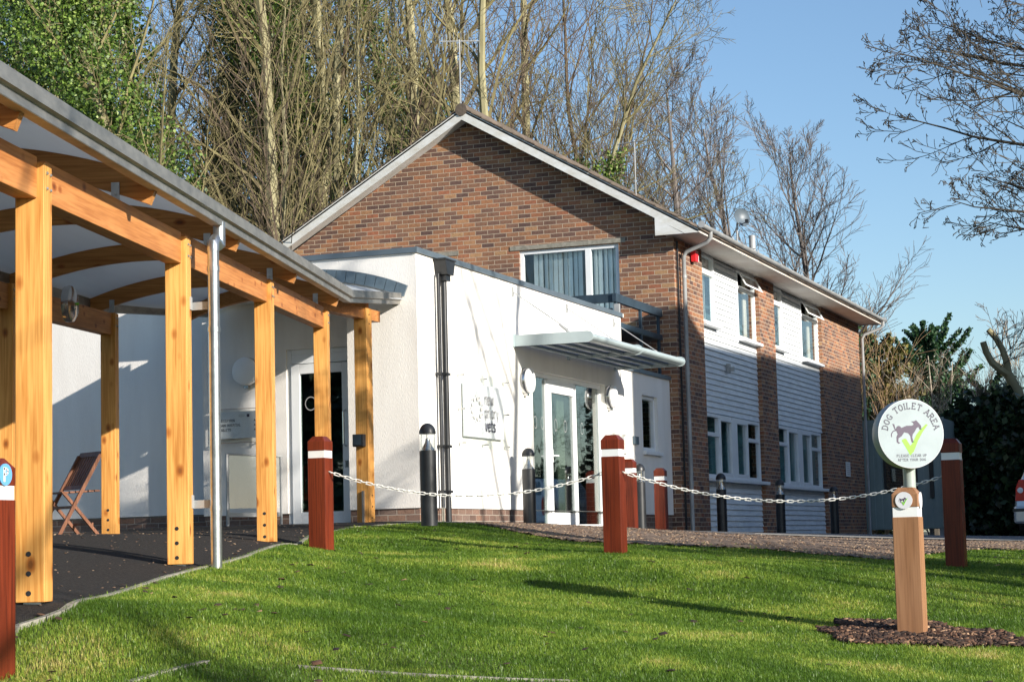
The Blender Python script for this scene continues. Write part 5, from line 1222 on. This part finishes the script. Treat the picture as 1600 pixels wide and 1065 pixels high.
WOODS=[(4,62,35,'tree smothered in bright ivy above the canopy gutter at the left',.4,.95),(0,10,46,'bare olive tree at the far left edge of the wood',1.0,1),(1,185,44,'ivy ringed tree left of the gap of sky at the left',2.2,1),
(1,225,52,'slim brown tree just right of the sky gap at the left',3.1,1),(0,262,50,'straight olive trunk left of the second ivy mass',.3,1.05),(4,292,33,'tree carrying the dense ivy mass above the bend of the gutter',1.9,.72),
(1,285,50,'thin brown tree behind the second ivy mass',5,1),(1,352,48,'forked olive tree right of the second ivy mass',.9,1),(1,398,48,'ivy clad trunk above the gutter downpipe',4.4,1),(1,318,42,'ivy clad trunk just left of the gutter swan neck',2.0,1),(0,430,44,'pale straight trunk above the left end of the gable',2.7,1.05),
(1,462,54,'thin brown tree above the lower left roof slope',1.2,1.1),(2,478,47,'leaning olive tree above the left roof slope',5.6,1.0),(1,505,50,'brown ivy flecked tree above the middle of the left roof slope',3.7,1.05),(0,545,46,'straight olive tree over the upper left roof slope',4.9,1),
(3,580,50,'thin brown tree over the left roof slope nearer the ridge',.2,1.15),(3,612,52,'branching olive tree left of the roof aerial',2.1,1.1),(0,650,48,'olive tree close left of the roof aerial',1.4,1.1),(1,695,56,'ivy flecked thin brown tree directly behind the roof aerial',3.3,1.15),
(2,735,50,'forked olive tree close right of the roof aerial',4.0,1.05),(4,815,58,'ivy laden tree behind the ridge right of the aerial',2.5,.9),(0,826,52,'pale trunk in front of the ivy right of the aerial',0.8,1.05),(5,770,58,'thin brown tree between aerial and ivy trunk',1.1,1.1),
(3,850,50,'brown tree right of the ivy laden trunk over the right slope',5.1,1.0)]
for k,x,d,lab,rz_,sc in WOODS: place(k,x,d,lab,rz_,sc)
protos.append(tree_proto(31,15.5,.17,'bark_olive',[(12,.08,.02,32,.31,.9,8,.15),(7,.14,.07,9,.42,.6,4,.15),(5,.2,.04,7,.5,.6,3,.12),(3,.25,.02,4,.6,.6,3,.2)],ivy=17000,ivyr=.6,ivytop=.7,ivysize=.07))
place(6,838,46,'broad spreading bare tree with ivy, reaching into the open sky right of the gable',2.4,.86)
place(3,905,54,'brown tree behind the spreading one',2.7,.8)
place(0,985,56,'olive tree above the lower right roof slope',3.7,.55)
place(0,1035,58,'small olive tree just left of the round crowned ones',1.7,.5)
place(2,740,42,'leaning olive tree over the ridge with branches crossing the aerial',5.9,.8)
rb=random.Random(12)
for i in range(6):
    place([3,5,3,2][i%4],90+i*125+rb.uniform(-12,12),62+rb.uniform(-3,8),'bare tree in the back rank of the wood',rb.random()*6,rb.uniform(1.0,1.2),group='back rank of bare woodland trees')
# undergrowth of brown shoots
protos.append(tree_proto(41,9,.06,'bark_brown',[(9,.1,.02,34,.5,.5,4,.05),(5,.14,.08,9,.5,.5,3,.1),(4,.2,.05,7,.5,.6,3,.15)],name='bare_shrub'))
protos.append(tree_proto(42,11,.08,'bark_olive',[(9,.1,.02,34,.45,.45,4,.05),(5,.14,.08,9,.5,.5,3,.1),(4,.2,.05,7,.5,.6,3,.15)],name='bare_shrub'))
for i,(k,x,d,sc,lab) in enumerate([(7,20,38,1.1,'tangled brown scrub at the far left above the gutter'),(8,130,42,1.1,'olive scrub left of the sky gap'),(7,420,38,1.1,'brown scrub above the canopy end'),(8,470,40,1.15,'olive scrub along the lower left roof edge'),(8,565,44,1.4,'olive scrub along the upper left roof edge'),(7,630,46,1.5,'tall brown scrub just left of the ridge'),(7,770,48,1.5,'tall brown scrub just right of the ridge'),(7,890,50,1.4,'brown scrub over the middle of the right roof slope'),(8,945,50,1.2,'olive scrub over the right roof slope near the window'),(7,1000,52,1.15,'brown scrub over the lower right roof slope')]):
    place(k,x,d,lab,i*1.3,sc,cat='shrub',group='bare scrub behind the house')
# purple grey round crowned trees farther off
MINR=.008
FS=[(10,.05,.02,27,.36,.80,7,.26),(7,.09,.075,11,.42,.5,4,.2),(5,.13,.05,9,.48,.5,3,.12),(4,.18,.04,7,.5,.5,3,.12)]
protos.append(tree_proto(51,15.5,.28,'bark_purple',FS)); protos.append(tree_proto(52,13,.24,'bark_purple',[(10,.1,.03,24,.36,.72,7,.25),(7,.11,.09,10,.42,.55,4,.15),(5,.16,.05,7,.5,.55,3,.12),(4,.2,.03,5,.5,.5,3,.15)],lean=.05))
G2='round crowned bare trees beyond the roof'
place(9,1122,66,'tallest round crowned purple grey tree beyond the right roof slope',.3,1.04,group=G2); place(9,1195,74,'round crowned grey tree right of the satellite dish',2.0,1.02,group=G2)
place(9,1278,66,'separate round crowned bare tree standing against open sky right of the dish',2.6,.84,group=G2); place(10,1318,84,'small bare treetop low above the far end of the roof',1.0,.72,group=G2); place(10,1232,70,'bare tree between the two round crowned trees',3.0,.7,group=G2)
# near tree just outside the right edge: limbs reach into the picture
MINR=.003
t=thing('overhanging_tree','dark bare tree with drooping budded twigs reaching in from the upper right','tree',(17.0,.35,-.4))
rd=random.Random(77); mb=MB(); mb.tube([(17.0,.35,-.6),(17.02,.38,1),(16.98,.3,2.6),(17.05,.38,4.2),(17.0,.45,5.8),(17.1,.5,7.6)],[.2,.17,.15,.12,.09,.05],10); mb.build('trunk',M['bark_dark'],t,smooth=True)
mb=MB(); tips=[]; NS=[None,(11,.07,.02,13,.34,.6,5,.2),(6,.13,.03,6,.5,.62,4,.15),(4,.17,.05,4,.5,.6,3,.15),(3,.2,.05,0,.5,.6,3,.2)]
for z0,dy,dz,L in ((2.2,1,.05,2.9),(2.4,1,.12,3.6),(2.55,1,.02,3.2),(2.8,1,.10,4.1),(3.0,.95,.25,3.6),(3.2,1,.12,4.2),(3.4,1,.30,3.8),(3.6,1,.18,4.3),(3.9,.95,.32,3.9),(4.1,1,.22,4.0),(4.4,1,.35,3.6),(4.6,.9,.5,3.3),(5.0,.8,.6,3.2),(3.3,-.6,.4,3),(4.2,-.8,.3,3),(2.9,-.7,.5,2.8),(5.4,.5,.9,2.6),(5.6,-.5,.8,2.6)):
    grow(mb,Vector((17.0,.4,z0)),Vector((rd.uniform(-.35,.45),dy,dz+.08)),L*.62,.028,1,NS,rd,tips)
for p,dd in tips:
    if rd.random()<.45: mb.tube([p,p+Vector((rd.gauss(0,.01),rd.gauss(0,.01),-.02)),p+Vector((rd.gauss(0,.02),rd.gauss(0,.02),-rd.uniform(.015,.04)))],[.003,.005,.002],4,cap=False)
mb.build('crown',M['bark_dark'],t)
# shadow casting trees off to the right; more added out of view for reflections
MINR=.012
protos.append(tree_proto(71,12,.24,'bark_dark',[(12,.07,.02,16,.45,.8,8,.2),(7,.14,.05,5,.45,.6,5,.2),(4,.2,.04,4,.5,.6,3,.2)]))
GT=len(protos)-1
MINR=.006
t=thing('shade_shrub','dense evergreen shrub added outside the picture to shade the right bollard','shrub',(16.55,-1.1,-.5))
G3='bare garden trees outside the picture'
def outside(k,x,y,lab,rz_,sc): 
    c=copy_tree(protos[k],None,(x,y,ht(x,y)-.1),lab,rz_); c.scale=(sc,)*3; c['category']='tree'; c['group']=G3
outside(GT,9.5,-10.5,'bare dark tree standing off to the right of the lawn',.5,.95); outside(GT,17.2,-5.2,'bare tree off to the right casting branch shade on the white wall',.9,.95); outside(GT,1.2,-9.0,'broad bare tree off to the right of the canopy',1.5,1.0); outside(GT,13.5,-13,'slim bare tree off to the right behind the lawn',2.5,.9)
outside(1,-9,21,'ivy clad bare tree added unseen behind the viewer, left',1.1,.8); outside(4,-12,24,'thick ivy tree added unseen behind the viewer, far left',2.1,.7); outside(2,-8,26,'bare tree added unseen behind the viewer',3.1,.8); outside(4,-14,18,'second thick ivy tree added unseen behind the viewer',4.1,.8)  # added behind the camera so the side door glass mirrors dark growth
outside(1,64,-6,'bare ivy tree beyond the hedge, outside the picture',.4,.8); outside(3,70,-14,'brown tree beyond the hedge, outside the picture',1.4,.8); outside(5,60,-1,'thin tree beyond the hedge, outside the picture',2.4,.7); outside(0,66,2.5,'slim tree beyond the hedge, just outside the picture',3.4,.6)  # added beyond the hedge for the entrance glass to mirror
outside(3,24.5,-3.5,'slim bare tree close to the neighbouring house',3.9,.5)
for pr in protos:
    for ch in list(pr.children): bpy.data.objects.remove(ch)
    bpy.data.objects.remove(pr)

# conifers, hedge and shrubs on the right
def blob_leaves(c,rx,ry,rz,n,size,m,name,parent,seed,spiky=0):
    r_=np.random.RandomState(seed); d=r_.normal(size=(n,3)); d/=np.linalg.norm(d,axis=1)[:,None]
    bump_=1+.22*np.sin(d[:,0]*7+seed)+.18*np.sin(d[:,1]*9+d[:,2]*6+seed*2)+.12*np.sin(d[:,2]*17+d[:,0]*13)
    rr_=(.35+.65*r_.rand(n)**.45)*bump_; P_=np.c_[c[0]+d[:,0]*rx*rr_,c[1]+d[:,1]*ry*rr_,c[2]+d[:,2]*rz*rr_]
    return leaves(P_,size,m,name,parent,seed)
PW=.04
def sprays(base,H,W,n,m,root,seed,up=.8,nb=70,leaf=.16,per=70):
    "upswept feathery limbs, each a drooping plume of leaf-sized faces"
    rd=random.Random(seed); mb=MB(); pts=[]
    for k in range(nb):
        t=(k+rd.random())/nb; a=rd.random()*6.283; h=H*(.18+.72*t); L=W*(1.05-.6*t**1.6)*rd.uniform(.6,1.2)
        p=Vector((base[0],base[1],base[2]+h)); d=Vector((math.cos(a),math.sin(a),up*rd.uniform(.5,1.2))).normalized(); q=[p+d*L*s/5+Vector((0,0,.06*L*(s/5)**2)) for s in range(6)]
        mb.tube(q,[.05,.04,.03,.022,.015,.008],4,cap=False)
        for _ in range(per):
            s=rd.random()**.6; c=p+d*L*s; sp=PW*L*(1.2-s)+.03; pts.append((c.x+rd.gauss(0,sp),c.y+rd.gauss(0,sp),c.z+rd.gauss(0,sp)*.8+.06*L*s*s))
    mb.tube([(base[0],base[1],base[2]-.3),(base[0],base[1],base[2]+H*.9)],[.22,.05],8); mb.build('branches',M['bark_dark'],root); leaves(pts,leaf,m,'foliage',root,seed)
t=bpy.data.objects['shade_shrub']; blob_leaves((16.55,-1.1,.75),.75,.7,1.5,16000,.07,M['hedge'],'foliage',t,3); mb=MB(); [mb.tube([(16.55,-1.1,-.6),(16.55+dx,-1.1+dy,1.3)],[.04,.01],5) for dx,dy in ((.2,.1),(-.3,.2),(0,-.3),(.3,-.2))]; mb.build('stems',M['bark_dark'],t)  # shrub added out of view to throw shade over the right bollard
t=thing('reflection_hedge','tall evergreen hedge added unseen behind the viewer for reflections','hedge',(-6,20,-1.5)); r_=np.random.RandomState(18); n=26000; hy=12+18*r_.rand(n); hz=-1.6+6.8*r_.rand(n)**.8; leaves(np.c_[-6+r_.normal(size=n)*.6,hy,hz],.28,M['hedge'],'foliage',t,6); mb=MB(); [mb.tube([(-6,12+k,-1.8),(-6,12.2+k,4)],.06,5) for k in range(18)]; mb.build('stems',M['bark_dark'],t)  # hedge added out of view to darken the reflection in the side door
def gpos(x,d): p=at(x,842,d); p.z=ht(p.x,p.y); return p
MINR=.006
p=gpos(1462,80); t=thing('cypress_tree','dark green cypress with upswept feathery limbs against the sky at the right','tree',p); sprays(p,8.3,3.4,0,M['conifer'],t,5,1.35,84,.10,420)
p=gpos(1378,64); t=thing('conifer_tree','golden green conifer just beyond the far corner of the house','tree',p); sprays(p,6.9,1.9,0,M['conifer_gold'],t,6,.7,90,.12,160); blob_leaves((p.x,p.y,p.z+2.6),1.5,1.5,2.4,11000,.12,M['conifer_gold'],'lower_foliage',t,4)
p=gpos(1345,58); t=thing('conifer_tree','small green conifer top showing over the end of the roof','tree',p); sprays(p,7.0,1.2,0,M['conifer'],t,8,.9,60,.1,110)
p=gpos(1560,72); t=thing('cypress_tree','low dark cypress right of the tall one, behind the pollarded trunk','tree',p); sprays(p,5.6,2.3,0,M['conifer'],t,9,1.1,60,.10,280)
# straw and plum coloured twiggy shrubs
SH=[(8,.1,.03,26,.6,.4,4,.02),(5,.12,.08,8,.5,.45,3,.1),(4,.18,.05,6,.5,.5,3,.15)]
pw=tree_proto(61,5.4,.05,'willow',SH,name='willow_shrub'); pb=tree_proto(62,5.2,.05,'bark_brown',SH,name='twiggy_shrub'); pp_=tree_proto(63,4.8,.05,'bark_purple',SH,name='twiggy_shrub')
def shrub(pr,x,d,sc,rz_,lab,group): c=copy_tree(pr,None,gpos(x,d),lab,rz_); c.scale=(sc,)*3; c['category']='shrub'; c['group']=group
G4='bare twiggy shrubs beyond the cabin'
shrub(pw,1362,55,.95,.2,'straw coloured willow shrub beside the far downpipe',G4); shrub(pw,1385,58,.9,1.4,'straw coloured willow shrub left of the round sign',G4); shrub(pb,1425,58,.88,2.4,'brown twiggy shrub directly above the round sign',G4); shrub(pp_,1458,62,1.1,.9,'plum coloured twiggy shrub below the cypress',G4); shrub(pb,1500,60,.95,3.3,'brown twiggy shrub right of the round sign',G4)
shrub(pp_,1535,62,.95,4.0,'plum coloured twiggy shrub beside the pollarded trunk',G4); shrub(pb,1575,60,.95,5.0,'brown twiggy shrub behind the pollarded trunk',G4); shrub(pw,1612,60,1.0,1.0,'straw coloured shrub at the right edge',G4)
for pr in (pw,pb,pp_):
    for ch in list(pr.children): bpy.data.objects.remove(ch)
    bpy.data.objects.remove(pr)
t=thing('birch_tree','thin pale birch stems rising right of the round sign','tree',gpos(1480,57)); b0=gpos(1480,57); rd=random.Random(3); mb=MB(); mc_=MB()
for dx,dy,h in ((-.1,.9,4.6),(.2,-.3,5.0),(-.1,-1.1,4.5),(.1,.3,5.2),(0,-.7,4.2)):
    pts=[b0+Vector((dx*.2*k,dy*.25*k+rd.gauss(0,.03),h*k/5)) for k in range(6)]; mb.tube(pts,[.06,.05,.04,.03,.02,.01],6,cap=False)
    for k in range(2,5): 
        for _ in range(3): grow(mc_,pts[k],Vector((rd.gauss(0,.4),rd.gauss(0,.5),1)),1.2,.012,0,[(5,.1,.05,5,.5,.5,3,.2),(3,.2,.04,0,.5,.5,3,.2)],rd)
mb.build('trunk',M['bark_pale'],t); mc_.build('twigs',M['bark_pale'],t)
# pollarded trunk
p0=at(1608,690,50); t=thing('pollarded_tree','bare pollarded trunk with two sawn upright limbs at the right edge','tree',(p0.x,p0.y,ht(p0.x,p0.y)))
def A5(x,y): return at(x,y,50)
mb=MB(); mb.tube([Vector((p0.x+.1,p0.y-.4,0)),A5(1612,700),A5(1600,640),A5(1588,608),A5(1576,585)],[.19,.17,.15,.13,.115],10); mb.build('trunk',M['bark_olive'],t,smooth=True)
mb=MB(); mb.tube([A5(1576,585),A5(1562,576),A5(1550,566),A5(1541,550),A5(1536,534)],[.11,.10,.09,.085,.08],9); mb.build('limb',M['bark_olive'],t,smooth=True)
mb=MB(); mb.tube([A5(1576,587),A5(1573,565),A5(1566,545),A5(1556,528),A5(1544,515)],[.10,.085,.08,.075,.07],9); mb.build('limb',M['bark_olive'],t,smooth=True)
mb=MB(); rd=random.Random(9)
for _ in range(12): grow(mb,A5(rd.choice([1552,1562,1570,1578]),rd.choice([524,545,560,580])),Vector((rd.gauss(0,.3),-abs(rd.gauss(0,.6)),rd.uniform(.2,1))),1.2,.014,0,[(5,.15,.02,5,.5,.6,3,.2),(3,.2,.04,3,.5,.5,3,.2),(2,.2,0,0,.5,.5,3,.2)],rd)
mb.build('shoots',M['bark_brown'],t)
# dark hedge
p1,p2=at(1488,840,50),at(1700,840,47)
UH=4.2  # hedge runs on out of view, its height set for glass reflections
t=thing('evergreen_hedge','tall dark evergreen hedge behind the parked car at the right','hedge',((p1.x+p2.x)/2,(p1.y+p2.y)/2,ht(p1.x,p1.y)))
r_=np.random.RandomState(8); n=62000; u=r_.rand(n); u=np.where(r_.rand(n)<.62,u*1.35,1.35+u*(UH-1.35)); topz=3.05+.2*np.sin(u*19)+.15*np.sin(u*43+1)+.1*np.sin(u*91)-.5*np.exp(-(u/.05)**2)+.3*np.minimum(u,1.2)-1.7*(u>1.45)
f=r_.rand(n)**.8; z=f*topz; dep=(r_.rand(n)-.5)*1.7*np.sqrt(np.clip(1-(f**6),.1,1)); bx=p1.x+(p2.x-p1.x)*u; by=p1.y+(p2.y-p1.y)*u
z=z+np.abs(r_.normal(size=n))*.12*(f>.93); zg=ht(p1.x,p1.y)
leaves(np.c_[bx+dep,by+r_.normal(size=n)*.1,zg+z],.17,M['hedge'],'foliage',t,4)
mb=MB(); [mb.tube([(p1.x+(p2.x-p1.x)*k/14,p1.y+(p2.y-p1.y)*k/14,zg-.2),(p1.x+(p2.x-p1.x)*k/14+rnd.gauss(0,.1),p1.y+(p2.y-p1.y)*k/14+rnd.gauss(0,.1),zg+2.4)],.04,5) for k in range(18)]; mb.box((min(p1.x,p2.x)+.1,p2.y-1,zg+.5),(min(p1.x,p2.x)+.4,p1.y-.2,zg+2.6)) if False else None
mb.build('stems',M['bark_dark'],t)

# neighbouring house off to the right: it throws the shade on the side wall and the road
nh=thing('neighbouring_house','neighbouring brick house outside the picture to the right','house',(30,-10,0))
YN=-8.0; T_=17.0
mb=MB(); x0=29.55-.40*T_; lift=.37*T_
def sx(x): return x-.40*T_
def sz(z): return z+lift
xa=sx(29.55)+.0
mb.box((xa,YN-7,-1.5),(sx(33.6),YN,sz(3.35))); mb.prism([(xa,YN,sz(3.35)),(sx(33.6),YN,sz(3.35)),(sx(32.3),YN,sz(3.85)),(sx(31.6),YN,sz(3.85))],(0,-7,0)); mb.box((sx(33.6),YN-7,-1.5),(sx(70),YN,sz(3.05))); mb.build('wall',M['brick'],nh)
mb=MB(); mb.prism([(sx(33.6),YN+.02,sz(3.05)),(sx(33.6),YN-3.4,sz(4.2)),(sx(33.6),YN-6.8,sz(3.05))],(36,0,0)); 
mb.prism([(sx(33.45),YN+.05,sz(3.05)),(sx(70),YN+.05,sz(3.05)),(sx(70),YN+.05,sz(4.3)),(sx(33.45),YN+.05,sz(3.38))],(0,-.3,0)); mb.build('roof',M['tile'],nh)
for k in range(7):
    for z in (.5,4.6):
        mb=MB(); X=xa+1+3.4*k; mb.box((X,YN+.001,z),(X+1.3,YN+.04,z+1.3)); ww=mb.build('window',M['upvc'],nh); mb=MB(); mb.box((X+.08,YN+.041,z+.08),(X+1.22,YN+.05,z+1.22)); mb.build('pane',M['blackpaint'],ww)
